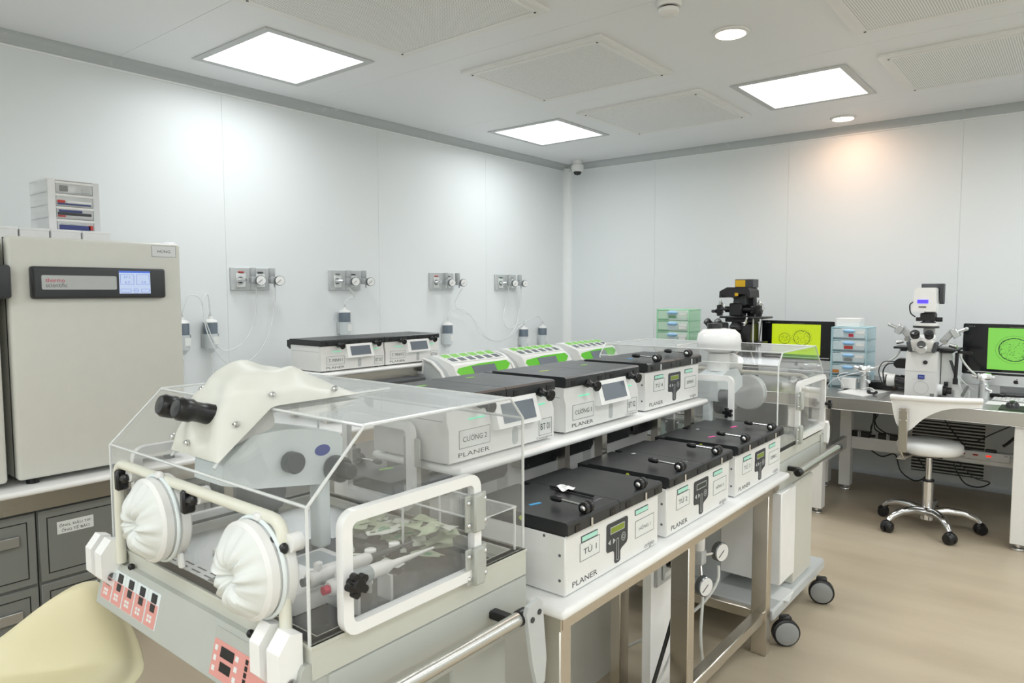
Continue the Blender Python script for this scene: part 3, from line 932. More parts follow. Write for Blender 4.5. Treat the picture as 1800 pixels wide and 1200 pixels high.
# ================================================================== TALL INCUBATORS ON THE WALL BENCH
def tall_incubator(y0, label, full=True):
    t = thing('tall_incubator', label, 'incubator', (-3.11, y0, 0.661), group='tall grey incubators on the wall bench')
    Wd, H = 0.648, 0.952
    part('body', t, 'incbody', box(-0.66, -0.05, 0.004, Wd - 0.004, 0.024, H - 0.006, 0.012, 2))
    part('door', t, 'incbody', box(-0.05, 0.0, 0.0, Wd, 0.024, H, 0.014, 3))
    part('door_seal', t, 'blackm', box(-0.055, -0.046, 0.002, Wd - 0.002, 0.022, H - 0.004))
    for q in ((-0.60, 0.06), (-0.05, 0.06), (-0.60, Wd - 0.06), (-0.05, Wd - 0.06)):
        part('foot', t, 'black', cyl((q[0], q[1], 0), (q[0], q[1], 0.026), 0.022, n=16))
    p = part('control_panel', t, 'dark', box(-0.004, 0.026, 0.066, 0.568, 0.716, 0.840, 0.010, 3))
    part('handle_grip', p, 'black', box(0.02, 0.0275, 0.068, 0.078, 0.722, 0.834, 0.003))
    n = part('nameplate', p, 'lightgrey', prism(rrect(0.100, 0.368, 0.751, 0.806, 0.006), 'x', 0.025, 0.0275))
    text('thermo', 0.066, 0.0165, (0.0275, 0.113, 0.779), (0, 1, 0), (0, 0, 1), 'redlogo', n)
    text('scientific', 0.074, 0.0165, (0.0275, 0.113, 0.760), (0, 1, 0), (0, 0, 1), 'inkgrey', n)
    s = part('display', p, 'lcdblue', box(0.025, 0.0275, 0.378, 0.502, 0.735, 0.828))
    part('title_bar', s, 'bluebar', box(0.027, 0.0279, 0.378, 0.502, 0.820, 0.828))
    for a, b, c, d in ((0.382, 0.436, 0.772, 0.814), (0.446, 0.498, 0.772, 0.814), (0.382, 0.424, 0.740, 0.754), (0.464, 0.498, 0.740, 0.754)):
        part('readout_frame', s, 'lcdline', ringp([(a, c), (b, c), (b, d), (a, d)], [(a + 0.0012, c + 0.0012), (b - 0.0012, c + 0.0012), (b - 0.0012, d - 0.0012), (a + 0.0012, d - 0.0012)], 'x', 0.0272, 0.0280))
    part('readout_frame', s, 'lcdline', ringp(circ(0.443, 0.747, 0.010, 18), circ(0.443, 0.747, 0.0088, 18), 'x', 0.0272, 0.0280))
    text('37.1', 0.024, 0.010, (0.0275, 0.396, 0.798), (0, 1, 0), (0, 0, 1), 'lcdline', s)
    text('6.3', 0.018, 0.010, (0.0275, 0.400, 0.777), (0, 1, 0), (0, 0, 1), 'lcdline', s)
    text('5.0', 0.018, 0.010, (0.0275, 0.466, 0.777), (0, 1, 0), (0, 0, 1), 'lcdline', s)
    text('MENU', 0.014, 0.004, (0.0275, 0.436, 0.745), (0, 1, 0), (0, 0, 1), 'lcdline', s)
    if full:
        card(t, 0.524, 0.627, 0.892, 0.940, 'HÙNG', 0.52, 0.30, x=0.0, lam='cardlam')
    part('hinge', t, 'chrome', cyl((-0.03, Wd - 0.055, H), (-0.03, Wd - 0.015, H), 0.006, n=10), box(-0.06, -0.02, Wd - 0.06, Wd - 0.012, H - 0.006, H + 0.003))
tall_incubator(0.858, 'tall beige-grey incubator with dark control panel and lit display')
def neighbour():
    t = thing('tall_incubator', 'neighbouring tall incubator at the left edge, only its black handle in view', 'incubator', (-3.11, 0.19, 0.661), group='tall grey incubators on the wall bench')
    Wd, H = 0.648, 0.952
    part('body', t, 'incbody', box(-0.66, -0.05, 0.004, Wd - 0.004, 0.024, H - 0.006, 0.012, 2))
    part('door', t, 'incbody', box(-0.05, 0.0, 0.0, Wd - 0.012, 0.024, H, 0.014, 3))
    part('door_seal', t, 'blackm', box(-0.055, -0.046, 0.002, Wd - 0.002, 0.022, H - 0.004))
    part('control_panel', t, 'dark', box(-0.004, 0.040, 0.10, 0.668, 0.718, 0.842, 0.010, 3))
    for q in ((-0.60, 0.06), (-0.05, 0.06), (-0.60, Wd - 0.06), (-0.05, Wd - 0.06)):
        part('foot', t, 'black', cyl((q[0], q[1], 0), (q[0], q[1], 0.026), 0.022, n=16))
neighbour()

# ---------------------------------------------------------------- on top of the tall incubator
ZI = 0.661 + 0.952
for i, (a, b) in enumerate(((0.83, 0.938), (0.944, 1.046), (1.052, 1.162), (1.168, 1.276))):
    t = thing('white_box', ('low white plastic box on the tall incubator, leftmost of four', 'low white plastic box on the tall incubator, second from the left', 'low white plastic box on the tall incubator, second from the right', 'low white plastic box on the tall incubator, rightmost of four')[i], 'box', (-3.25, a, ZI - 0.006), group='low white boxes on the tall incubator')
    part('body', t, 'whitebox', box(-0.30, 0, 0, b - a, 0.0, 0.046, 0.003))
    part('lid', t, 'whitebox', box(-0.302, 0.002, -0.002, b - a + 0.002, 0.040, 0.050, 0.002))
t = thing('drawer_tower', 'clear white plastic drawer tower on top of the tall incubator', 'drawer unit', (-3.35, 1.075, ZI + 0.044))
Hd = 0.0525
for i in range(4):
    z = 0.004 + i * Hd
    part('shelf', t, 'clearwhite', box(-0.20, 0, 0.0, 0.20, z - 0.003, z + 0.001))
    d = part('drawer', t, 'clearwhite', box(-0.19, 0.004, 0.033, 0.172, z + 0.001, z + 0.046, 0.002))
    if i < 4:
        part('rim', d, 'white', box(0.003, 0.007, 0.031, 0.174, z + 0.038, z + 0.047))
    cont = [[('inkblue', 0.04, 0.16, 0.004, 0.024), ('lightgrey', 0.045, 0.11, 0.026, 0.03), ('redtag', 0.150, 0.170, 0.006, 0.026)],
            [('dark', 0.036, 0.165, 0.012, 0.024), ('redtag', 0.036, 0.066, 0.004, 0.011), ('inkblue', 0.04, 0.13, 0.025, 0.034)],
            [('inkblue', 0.036, 0.165, 0.003, 0.009), ('redtag', 0.036, 0.066, 0.010, 0.022), ('card', 0.07, 0.166, 0.010, 0.020)],
            [('grey', 0.046, 0.078, 0.006, 0.030), ('lightgrey', 0.13, 0.165, 0.004, 0.022)]][i]
    for m, a, b, c, e in cont:
        part('contents', d, m, box(-0.10, 0.0065, a, b, z + c, z + e, 0.002))
part('top', t, 'whitebox', box(-0.20, 0.002, -0.002, 0.202, 4 * Hd + 0.001, 4 * Hd + 0.007, 0.002))
for y in (0.0, 0.014, 0.176, 0.197):
    part('side_wall', t, 'clearwhite', box(-0.20, 0, y, y + 0.003, 0.001, 4 * Hd + 0.003))
part('front_stile', t, 'whitebox', box(-0.004, 0.003, 0.003, 0.031, 0.001, 4 * Hd + 0.003))
part('front_stile', t, 'clearwhite', box(-0.004, 0.003, 0.174, 0.197, 0.001, 4 * Hd + 0.003))

# ---------------------------------------------------------------- grey cabinets under the wall bench
def cabinet(y0, y1, label, top_text=None, low_text=None):
    t = thing('drawer_cabinet', label, 'cabinet', (-3.09, y0, 0.0), group='grey drawer cabinets under the wall bench')
    w = y1 - y0
    part('carcass', t, 'cabgrey', box(-0.55, -0.012, 0, w, 0.03, 0.570))
    part('under_shadow', t, 'gapdark', box(-0.50, -0.06, 0.02, w - 0.02, 0.0, 0.03))  # dark block painting the shadow under the cabinet
    for z0, z1, s in ((0.280, 0.560, top_text), (0.034, 0.270, low_text)):
        d = part('drawer_front', t, 'cabgrey', box(-0.012, 0, 0.003, w - 0.003, z0, z1, 0.003))
        a, b, c, e = 0.030, w - 0.030, z0 + 0.028, z1 - 0.030
        part('inset_groove', d, 'cabline', ringp([(a, c), (b, c), (b, e), (a, e)], [(a + 0.004, c + 0.004), (b - 0.004, c + 0.004), (b - 0.004, e - 0.004), (a + 0.004, e - 0.004)], 'x', -0.001, 0.0006))
        part('handle', d, 'alu', box(0, 0.012, w - 0.16, w - 0.06, z1 - 0.115, z1 - 0.075, 0.002))
        if s:
            l = part('paper_label', d, 'card', box(0, 0.001, s[0], s[1], s[2], s[3]))
            n = len(s[4])
            for k, ln in enumerate(s[4]):
                hh = (s[3] - s[2]) * 0.78 / n
                wv = (s[1] - s[0]) * s[5][k]
                text(ln, wv, hh * 0.86, (0.001, (s[0] + s[1]) / 2 - wv / 2, s[3] - (s[3] - s[2]) * 0.11 - hh * (k + 1) + hh * 0.07), (0, 1, 0), (0, 0, 1), 'ink', l)
cabinet(0.906, 1.60, 'grey drawer cabinet with a white paper label under the tall incubator', (0.065, 0.196, 0.454, 0.503, ('ỐNG, ĐẦU TIP,', 'ỐNG TẾ BÀO'), (0.88, 0.76)), (0.10, 0.200, 0.181, 0.228, ('   CH',), (0.36,)))
cabinet(0.22, 0.902, 'grey drawer cabinet without a label at the left edge')
cabinet(1.72, 2.44, 'grey drawer cabinet behind the glove box, right of the labelled one')

# ================================================================== ACRYLIC WORKSTATION CHAMBERS
def round_port(parent, x, z, name='glove_port', tie=True, seed=1):
    """circular port in the front sheet, gathered white cuff on the outside (towards -y)"""
    p = part(name, parent, 'white', lathe([(0.082, 0.004), (0.086, 0.0), (0.086, -0.016), (0.080, -0.020), (0.080, -0.028), (0.084, -0.032), (0.084, -0.046), (0.078, -0.052)], (x, 0, z), (0, 1, 0), 40))
    rng = random.Random(seed)
    ph = [rng.uniform(0, 6.28) for _ in range(4)]
    def fn(u, v):
        a = 2 * PI * u
        r = 0.079 * (1 - v) + 0.004 * v
        bulge = -0.050 - 0.030 * math.sin(min(1, v * 1.25) * PI * 0.62) + 0.018 * max(0, v - 0.75) * 4
        wr = 0.0035 * math.sin(13 * a + ph[0] + 2 * v) + 0.0025 * math.sin(7 * a + ph[1]) + 0.002 * math.sin(21 * a + ph[2])
        k = math.sin(PI * min(1, v * 1.05)) ** 0.6 if 0 < v < 0.95 else 0
        return (x + r * math.cos(a), bulge + wr * k, z + r * math.sin(a) - 0.004 * v)
    part('cuff', p, 'boot', grid(fn, 72, 14, True), ang=80)
    part('band', p, 'bluegrey', tube([(x + 0.0855 * math.cos(a), -0.024, z + 0.0855 * math.sin(a)) for a in [2 * PI * i / 40 for i in range(40)]], 0.004, 8, True))
    if tie:
        part('tie', p, 'white', xf(box(-0.008, 0.008, -0.004, 0.004, -0.03, 0.0, 0.002), mv(x + 0.06, -0.012, z - 0.062) @ rot('Y', -12)))
        part('tie', p, 'white', xf(box(-0.010, 0.010, -0.006, 0.006, 0.0, 0.014, 0.003), mv(x + 0.01, -0.024, z + 0.082)))
    return p

def star_knob(parent, o, d, r=0.019):
    k = part('star_knob', parent, 'black', lathe([(0.007, 0), (0.007, 0.012), (r * 0.8, 0.014), (r, 0.018), (r, 0.027), (r * 0.75, 0.032)], o, d, 10), ang=15)
    u, w, dd = frame_of(d)
    O = Vector(o)
    for i in range(5):
        a = 2 * PI * i / 5
        part('lobe', k, 'black', cyl(O + dd * 0.016 + (u * math.cos(a) + w * math.sin(a)) * r, O + dd * 0.029 + (u * math.cos(a) + w * math.sin(a)) * r, 0.007, n=10))
    return k

def hinge_plate(parent, ax, at, y, z, h=0.078, out=1):
    """flat grey hinge with four bolts; ax = sheet normal axis"""
    def B(a0, a1, y0, y1, z0, z1, b=0.0):
        return box(at + out * a0, at + out * a1, y0, y1, z0, z1, b) if ax == 'x' else box(y0, y1, at + out * a0, at + out * a1, z0, z1, b)
    hg = part('hinge', parent, 'hoodgrey', B(0.004, 0.020, y - 0.008, y + 0.024, z, z + h, 0.004), B(0.002, 0.008, y - 0.022, y + 0.040, z + 0.002, z + h - 0.002, 0.002))
    for yy in (y - 0.015, y + 0.033):
        for zz in (z + 0.016, z + h - 0.016):
            c = (at + out * 0.008, yy, zz) if ax == 'x' else (yy, at + out * 0.008, zz)
            part('bolt', hg, 'chrome', ball(c, 0.0055, 10, 6))
    return hg

def door_frame(parent, ax, at, y0, y1, z0, z1, out=1, w=0.021, hinge_at='high', knob=True, film=False):
    """rounded white door frame lying on a sheet"""
    a, b = at + out * 0.003, at + out * 0.021
    f = part('door_frame', parent, 'gloss', ringp(rrect(y0, y1, z0, z1, 0.03), rrect(y0 + w, y1 - w, z0 + w, z1 - w, 0.012), ax, min(a, b), max(a, b)), ang=50)
    part('door_pane', f, 'acrylic', prism([(y0 + w, z0 + w), (y1 - w, z0 + w), (y1 - w, z1 - w), (y0 + w, z1 - w)], ax, min(at + out * 0.006, at + out * 0.010), max(at + out * 0.006, at + out * 0.010)))
    yh = y1 - 0.022 if hinge_at == 'high' else y0 + 0.006
    for zz in (z0 - 0.012, z1 - 0.118):
        hinge_plate(f, ax, at + out * 0.012, yh, zz, out=out)
    if knob:
        yk = y0 + 0.012 if hinge_at == 'high' else y1 - 0.012
        zk = z0 + (z1 - z0) * 0.45
        o = (at + out * 0.02, yk, zk) if ax == 'x' else (yk, at + out * 0.02, zk)
        star_knob(f, o, (out, 0, 0) if ax == 'x' else (0, out, 0), 0.015)
    return f

def chamber(loc, rz, Wd, D, zb, zs, zt, zc, ztop, label, fy=0.121, ry=0.044, rz2=0.050, slot=(-0.49, -0.32), door=(0.052, 0.40), zdoor=(0.0, 0.21), detail=True):
    """x: 0 = right side, -Wd = left; y: 0 = front, D = back. z are heights above loc"""
    t = thing('workstation_chamber', label, 'workstation', loc, rz, 'clear acrylic workstation chambers')
    # --- base: lower housing, tray with raised rim
    part('housing', t, 'hoodgrey', box(-Wd - 0.004, 0.006, 0.03, D + 0.004, zb, zs - 0.002, 0.006, 2))
    rim = part('tray_rim', t, 'warm', ringp([(-Wd - 0.002, 0.0), (0.004, 0.0), (0.004, D + 0.002), (-Wd - 0.002, D + 0.002)], [(-Wd + 0.022, 0.026), (-0.020, 0.026), (-0.020, D - 0.022), (-Wd + 0.022, D - 0.022)], 'z', zs, zt))
    part('rim_lip', rim, 'warm', ringp([(-Wd - 0.004, -0.002), (0.006, -0.002), (0.006, D + 0.004), (-Wd - 0.004, D + 0.004)], [(-Wd + 0.024, 0.028), (-0.022, 0.028), (-0.022, D - 0.024), (-Wd + 0.024, D - 0.024)], 'z', zt - 0.006, zt))
    fl = part('work_surface', t, 'alu', box(-Wd + 0.02, -0.018, 0.024, D - 0.02, zt - 0.032, zt - 0.024))
    part('dark_plate', fl, 'darkplate', box(-Wd * 0.58, -0.042, 0.05, D - 0.045, zt - 0.024, zt - 0.0225))
    for i in range(5):
        for j in range(3):
            x = -Wd + 0.07 + i * 0.055
            part('air_slot', fl, 'black', box(x, x + 0.036, 0.050 + j * 0.014, 0.054 + j * 0.014, zt - 0.0242, zt - 0.0236))
    # --- sloping control panel on the front
    cp = part('control_panel', t, 'hoodgrey', prism([(0.034, zs + 0.028), (-0.012, zs + 0.028), (-0.018, zs + 0.020), (-0.040, zs - 0.070), (-0.034, zs - 0.078), (0.034, zs - 0.078)], 'x', -Wd - 0.008, 0.001), ang=25)
    dy, dz = -0.040 + 0.018, -0.090
    L = math.hypot(dy, dz); uy, uz = dy / L, dz / L; ny, nz = uz, -uy
    def fq(x0, x1, s0, s1, h0, h1):
        c = []
        for h in (h0, h1):
            for (x, s) in ((x0, s0), (x1, s0), (x1, s1), (x0, s1)):
                c.append((x, -0.018 + uy * s + ny * h, zs + 0.020 + uz * s + nz * h))
        return c, [(0, 3, 2, 1), (4, 5, 6, 7), (0, 1, 5, 4), (1, 2, 6, 5), (2, 3, 7, 6), (3, 0, 4, 7)]
    for i in range(5):
        x = -Wd + 0.010 + i * 0.054
        k = part('control_module', cp, 'bluegrey', fq(x, x + 0.052, 0.004, 0.076, 0, 0.0015))
        part('pink_field', k, 'pink', fq(x + 0.002, x + 0.049, 0.028, 0.075, 0.0015, 0.0022))
        part('display', k, 'black', fq(x + 0.018, x + 0.040, 0.008, 0.026, 0.0015, 0.003))
        part('display', k, 'black', fq(x + 0.019, x + 0.038, 0.029, 0.044, 0.0020, 0.003))
        parts('keypad', k, 'card', *[fq(x + 0.014 + 0.011 * (j % 2), x + 0.022 + 0.011 * (j % 2), 0.052 + 0.008 * (j // 2), 0.0575 + 0.008 * (j // 2), 0.0020, 0.003) for j in range(4)])
    x = -0.265
    k = part('control_module', cp, 'hoodgrey', fq(x, x + 0.22, 0.000, 0.086, 0, 0.0015))
    part('pink_field', k, 'pink', fq(x + 0.004, x + 0.216, 0.020, 0.084, 0.0015, 0.0022))
    part('display', k, 'black', fq(x + 0.030, x + 0.074, 0.028, 0.046, 0.0020, 0.003))
    part('display', k, 'black', fq(x + 0.034, x + 0.070, 0.054, 0.070, 0.0020, 0.003))
    for j in range(3):
        part('keypad', k, 'card', fq(x + 0.080, x + 0.090, 0.030 + j * 0.018, 0.039 + j * 0.018, 0.0020, 0.003))
        part('keypad', k, 'card', fq(x + 0.010, x + 0.019, 0.030 + j * 0.018, 0.039 + j * 0.018, 0.0020, 0.003))
    for j in range(5):
        part('indicator', k, 'black', fq(x + 0.112, x + 0.120, 0.026 + j * 0.011, 0.034 + j * 0.011, 0.0020, 0.003))
    for x in (-Wd + 0.115, -0.165):
        part('thumb_screw', t, 'black', ball((x, -0.010, zs + 0.032), 0.0075, 12, 8))
    # --- acrylic hood: sheets, edge-lit glow painted white along the cut edges
    th = 0.005
    side = [(0, zt), (0, zc), (fy, ztop), (D - ry, ztop), (D, ztop - rz2), (D, zt)]
    for x0, x1, nm in ((-th, 0.0, 'side_sheet'), (-Wd, -Wd + th, 'side_sheet')):
        s = part(nm, t, 'acrylic', prism(side, 'x', x0, x1))
        xm = (x0 + x1) / 2
        part('cut_edge', s, 'acryledge', tube([(xm, p[0], p[1]) for p in side], 0.0032, 6))
    part('top_sheet', t, 'acryltop', box(-Wd + th, -th, fy, D - ry, ztop - th, ztop))
    def slab(p, q, nx, off, nm, m='acrylic', xa=None, xb=None):
        a = Vector((0, p[0], p[1])); b = Vector((0, q[0], q[1]))
        n = Vector((0, -(b.z - a.z), b.y - a.y)).normalized() * th
        xa = -Wd + th if xa is None else xa; xb = -th if xb is None else xb
        v = [(xx, pt.y, pt.z) for pt in (a, b, b - n, a - n) for xx in (xa, xb)]
        return part(nm, t, m, (v, [(0, 1, 3, 2), (2, 3, 5, 4), (4, 5, 7, 6), (6, 7, 1, 0), (0, 2, 4, 6), (1, 7, 5, 3)]))
    slab((0, zt), (0, zc), 0, 0, 'front_sheet')
    slab((0, zc), (fy, ztop), 0, 0, 'sloped_sheet', xb=slot[0])
    slab((0, zc), (fy, ztop), 0, 0, 'sloped_sheet', xa=slot[1])
    e = slab((D - ry, ztop), (D, ztop - rz2), 0, 0, 'rear_sloped_sheet')
    slab((D, ztop - rz2), (D, zt), 0, 0, 'rear_sheet')
    parts('cut_edge', e, 'acryledge', *[tube([(-Wd, y, z), (0, y, z)], 0.003, 6) for y, z in ((0.002, zc), (fy, ztop - 0.001), (D - ry, ztop - 0.001), (D - 0.002, ztop - rz2))])
    parts('slot_edge', e, 'acryledge', tube([(slot[1], 0.012, zc + 0.012), (slot[1], fy, ztop + 0.001), (slot[1], D * 0.80, ztop + 0.001)], 0.004, 6), tube([(slot[0], 0.012, zc + 0.012), (slot[0], fy, ztop + 0.001)], 0.003, 6))
    # --- front frame with two glove ports
    zf = zc - 0.028
    fr = part('front_frame', t, 'cream', tube(fillet([(-Wd + 0.075, -0.014, zs + 0.034), (-Wd + 0.075, -0.014, zf), (-0.048, -0.014, zf), (-0.048, -0.014, zs + 0.034)], 0.035), 0.0105, 10))
    zp = (zt + zc) / 2 + 0.005
    round_port(t, -0.115, zp - 0.008, seed=3)
    round_port(t, -0.475, zp + 0.004, seed=5)
    for x, z in ((-Wd + 0.10, zf - 0.03), (-0.365, zf - 0.022), (-0.065, zf - 0.046)):
        b = part('clamp', t, 'black', box(x - 0.008, x + 0.008, -0.030, -0.004, z - 0.026, z + 0.020, 0.004), xf(box(-0.006, 0.006, -0.004, 0.024, -0.010, 0.010, 0.003), mv(x + 0.01, -0.02, z)))
        part('clamp_lever', b, 'black', xf(box(0, 0.034, -0.008, 0.006, -0.009, 0.009, 0.005), mv(x, -0.018, z) @ rot('Y', -10)))
        part('bushing', b, 'white', cyl((x + 0.03, -0.014, z + 0.012), (x + 0.03, 0.008, z + 0.012), 0.016, n=14))
    # --- white hexagonal latch blocks at the front corners
    for x in (-Wd + 0.022, -0.052):
        for dx, w in ((-0.030, 0.030), (0.024, 0.036)):
            part('latch_block', t, 'gloss', prism([(-0.008, zs - 0.012), (-0.030, zs - 0.022), (-0.052, zs + 0.004), (-0.052, zs + 0.058), (-0.030, zs + 0.086), (-0.008, zs + 0.080)], 'x', x + dx - w / 2, x + dx + w / 2), ang=30)
        part('latch_pin', t, 'white', cyl((x - 0.01, -0.03, zs + 0.012), (x + 0.02, -0.03, zs + 0.012), 0.012, n=14))
        part('latch_bolt', t, 'chrome', cyl((x + 0.041, -0.032, zs + 0.004), (x + 0.044, -0.032, zs + 0.004), 0.009, n=14))
    # --- framed doors: both sides and the back
    z0, z1 = zt + zdoor[0], zt + zdoor[1]
    door_frame(t, 'x', 0.0, door[0], door[1], z0, z1, 1)
    door_frame(t, 'x', -Wd, door[0], door[1], z0, z1, -1)
    door_frame(t, 'y', D, -0.655, -0.37, z0 + 0.01, z1 + 0.03, 1)
    return t

def side_rail(parent, x, y0, y1, z, s=1, paddle=True):
    r = part('hand_rail', parent, 'railsteel', cyl((x, y0, z), (x, y1, z), 0.0145, n=20))
    for yy, o in ((y0, -1), (y1, 1)):
        part('end_cap', r, 'black', lathe([(0.0145, -0.004), (0.017, 0.0), (0.017, 0.022), (0.012, 0.028)], (x, yy, z), (0, o, 0), 18))
    if paddle:
        pd = part('paddle', parent, 'plategrey', xf(prism([(-0.028, 0.02), (-0.02, 0.032), (0.02, 0.032), (0.028, 0.02), (0.022, -0.11), (0.008, -0.16), (-0.018, -0.16), (-0.026, -0.10)], 'x', -0.005, 0.005), mv(x + 0.018 * s, y1 + 0.03, z) @ rot('X', 9)))
        for yy in (-0.012, 0.012):
            part('bolt', pd, 'dark', cyl((x + 0.0225 * s, y1 + 0.03 + yy, z + 0.002 + yy * 0.4), (x + 0.0255 * s, y1 + 0.03 + yy, z + 0.002 + yy * 0.4), 0.006, n=12))
    for yy in (y1 - 0.02,):
        part('rail_bracket', parent, 'black', box(min(x, x - 0.06 * s), max(x, x - 0.06 * s), yy - 0.012, yy + 0.012, z - 0.006, z + 0.012, 0.003))

def caster(parent, x, y, r=0.046, ang=0):
    c = part('caster', parent, 'black', xf(lathe([(r - 0.008, -0.016), (r, -0.011), (r, 0.011), (r - 0.008, 0.016)], (0, 0, 0), (1, 0, 0), 28), mv(x, y, r) @ rot('Z', ang)))
    part('hub', c, 'casterhub', xf(lathe([(r - 0.008, -0.018), (r - 0.010, -0.0195), (0.012, -0.0195)], (0, 0, 0), (1, 0, 0), 24), mv(x, y, r) @ rot('Z', ang)), xf(lathe([(0.012, 0.0195), (r - 0.010, 0.0195), (r - 0.008, 0.018)], (0, 0, 0), (1, 0, 0), 24), mv(x, y, r) @ rot('Z', ang)))
    part('fork', c, 'black', xf(box(-0.010, 0.022, -0.022, 0.022, r * 1.6, r * 2 + 0.012, 0.006), mv(x, y, 0) @ rot('Z', ang)))

mat('casterhub', (150, 152, 152), 0.45)
mat('railsteel', (215, 214, 210), 0.26, 1.0, var=0.02)
mat('darkplate', (44, 46, 49), 0.13)

# ---- near chamber (x right side at -0.96, front at y 0.656)
A = chamber((-0.96, 0.656, 0), 0, 0.765, 0.565, 0.640, 0.764, 0.822, 1.052, 1.169,
            'clear acrylic workstation chamber in the foreground, with pink control panels', slot=(-0.49, -0.318), door=(0.052, 0.398), zdoor=(-0.004, 0.212))
side_rail(A, 0.060, 0.03, 0.470, 0.712)
part('pedestal', A, 'greige', box(-0.52, -0.26, 0.10, 0.34, 0.12, 0.640, 0.006))
part('cart_base', A, 'plategrey', box(-0.72, -0.04, 0.03, 0.53, 0.092, 0.135, 0.008))
part('cart_panel', A, 'hoodgrey', box(-0.20, -0.03, 0.36, 0.54, 0.135, 0.640, 0.006))
for x in (-0.69, -0.07):
    for y in (0.07, 0.46):
        caster(A, x, y)

# ---- far chamber, turned to face the back wall
B = chamber((-1.762, 3.43, 0), PI, 0.832, 0.610, 0.590, 0.708, 0.752, 1.026, 1.153,
            'clear acrylic workstation chamber beyond the island table, facing the back wall', fy=0.12, ry=0.045, rz2=0.05, slot=(-0.52, -0.33), door=(0.02, 0.41), zdoor=(0.018, 0.268))
side_rail(B, -0.832 - 0.055, -0.07, 0.50, 0.665, s=-1, paddle=False)
part('pedestal', B, 'greige', box(-0.845, -0.62, 0.16, 0.42, 0.155, 0.590, 0.006))
part('cart_panel', B, 'gloss', box(-0.852, -0.60, 0.42, 0.60, 0.21, 0.590, 0.004))
part('cart_panel', B, 'lightgrey', box(-0.60, -0.10, 0.34, 0.60, 0.155, 0.590, 0.004))
part('cart_base', B, 'plategrey', box(-0.868, -0.05, 0.02, 0.712, 0.106, 0.155, 0.008))
for x in (-0.897, -0.05):
    for y in (0.17, 0.655):
        caster(B, x, y, 0.054, -72 if y < 0.3 else -52)

# ================================================================== STEREO MICROSCOPES INSIDE THE CHAMBERS
def stereo_microscope(loc, rz, label, zf, ztop, big_head=False):
    """origin on the work surface at the pole; operator towards -y; zf floor, heights relative to loc"""
    t = thing('stereo_microscope', label, 'microscope', loc, rz, 'stereo microscopes in the chambers')
    part('base_plate', t, 'darkgrey', box(-0.06, 0.06, -0.04, 0.05, 0.0, 0.010, 0.003))
    part('pole', t, 'bluegrey', box(-0.020, 0.020, -0.018, 0.018, 0.008, 0.200, 0.010, 3))
    hz = 0.185
    part('arm', t, 'bluegrey', prism([(-0.265, hz + 0.075), (-0.268, hz + 0.035), (-0.19, hz + 0.012), (-0.03, hz - 0.012), (0.022, hz - 0.005), (0.026, hz + 0.085), (0.015, hz + 0.098), (-0.075, hz + 0.120), (-0.12, hz + 0.125), (-0.20, hz + 0.125)], 'x', -0.055, 0.055), ang=25)
    part('zoom_body', t, 'darkgrey', lathe([(0.050, 0), (0.052, 0.03), (0.045, 0.055), (0.034, 0.060)], (0, -0.15, hz + 0.010), (0, 0, -1), 24))
    part('objective', t, 'black', lathe([(0.036, 0), (0.034, 0.03), (0.024, 0.04)], (0, -0.15, hz - 0.045), (0, 0, -1), 24))
    k = part('focus_knob', t, 'darkgrey', lathe([(0.026, 0), (0.029, 0.004), (0.029, 0.034), (0.024, 0.040)], (0.055, -0.002, hz + 0.020), (1, 0, 0), 20))
    part('fine_knob', k, 'darkgrey', lathe([(0.018, 0), (0.018, 0.024), (0.015, 0.028)], (0.095, -0.002, hz + 0.020), (1, 0, 0), 18))
    k = part('focus_knob', t, 'darkgrey', lathe([(0.026, 0), (0.029, 0.004), (0.029, 0.034), (0.024, 0.040)], (-0.055, -0.002, hz + 0.020), (-1, 0, 0), 20))
    part('zoom_knob', t, 'darkgrey', lathe([(0.020, 0), (0.023, 0.004), (0.023, 0.026), (0.019, 0.030)], (0.055, -0.115, hz + 0.055), (1, 0, 0), 20))
    part('badge', t, 'bluelogo', prism([(y, z) for y, z in circ(-0.030, hz + 0.065, 0.020, 22, 0.0125)], 'x', 0.055, 0.0565))
    # trinocular head leaning to the operator
    if big_head:
        part('head', t, 'gloss', lathe([(0.045, 0.0), (0.085, 0.012), (0.098, 0.035), (0.100, 0.055), (0.094, 0.085), (0.072, 0.105), (0.03, 0.110)], (0, -0.11, hz + 0.205), (0, 0, 1), 36), ang=60)
        part('head_neck', t, 'gloss', lathe([(0.05, hz + 0.12), (0.05, hz + 0.20)], (0, -0.11, 0), (0, 0, 1), 24))
        part('camera_port', t, 'black', lathe([(0.030, 0), (0.034, 0.003), (0.034, 0.026), (0.031, 0.030)], (0.022, -0.11, hz + 0.308), (0, 0, 1), 24))
    part('head_block' if big_head else 'head', t, 'white', xf(box(-0.060, 0.060, -0.075, 0.055, 0.0, 0.075, 0.02, 3), mv(0, -0.19, hz + 0.118) @ rot('X', 14)))
    for s in (-1, 1):
        d = Vector((s * 0.02, -0.95, 0.30)).normalized()
        o = Vector((s * 0.030 + 0.012, -0.215, hz + 0.158))
        e = part('eyepiece', t, 'black', lathe([(0.0205, 0.0), (0.0205, 0.080), (0.0195, 0.083), (0.0195, 0.105), (0.0225, 0.110), (0.0225, 0.132), (0.018, 0.140)], o, d, 22))
        part('lens', e, 'dome', lathe([(0.0165, 0.1405), (0.0, 0.1425)], o, d, 18))
        part('clamp_ring', e, 'lightgrey', lathe([(0.024, -0.004), (0.024, 0.008)], o, d, 20))
    return t

MA = stereo_microscope((-1.365, 0.968, 0.798), 0, 'pale grey stereo microscope with black eyepieces in the foreground chamber', 0, 0)
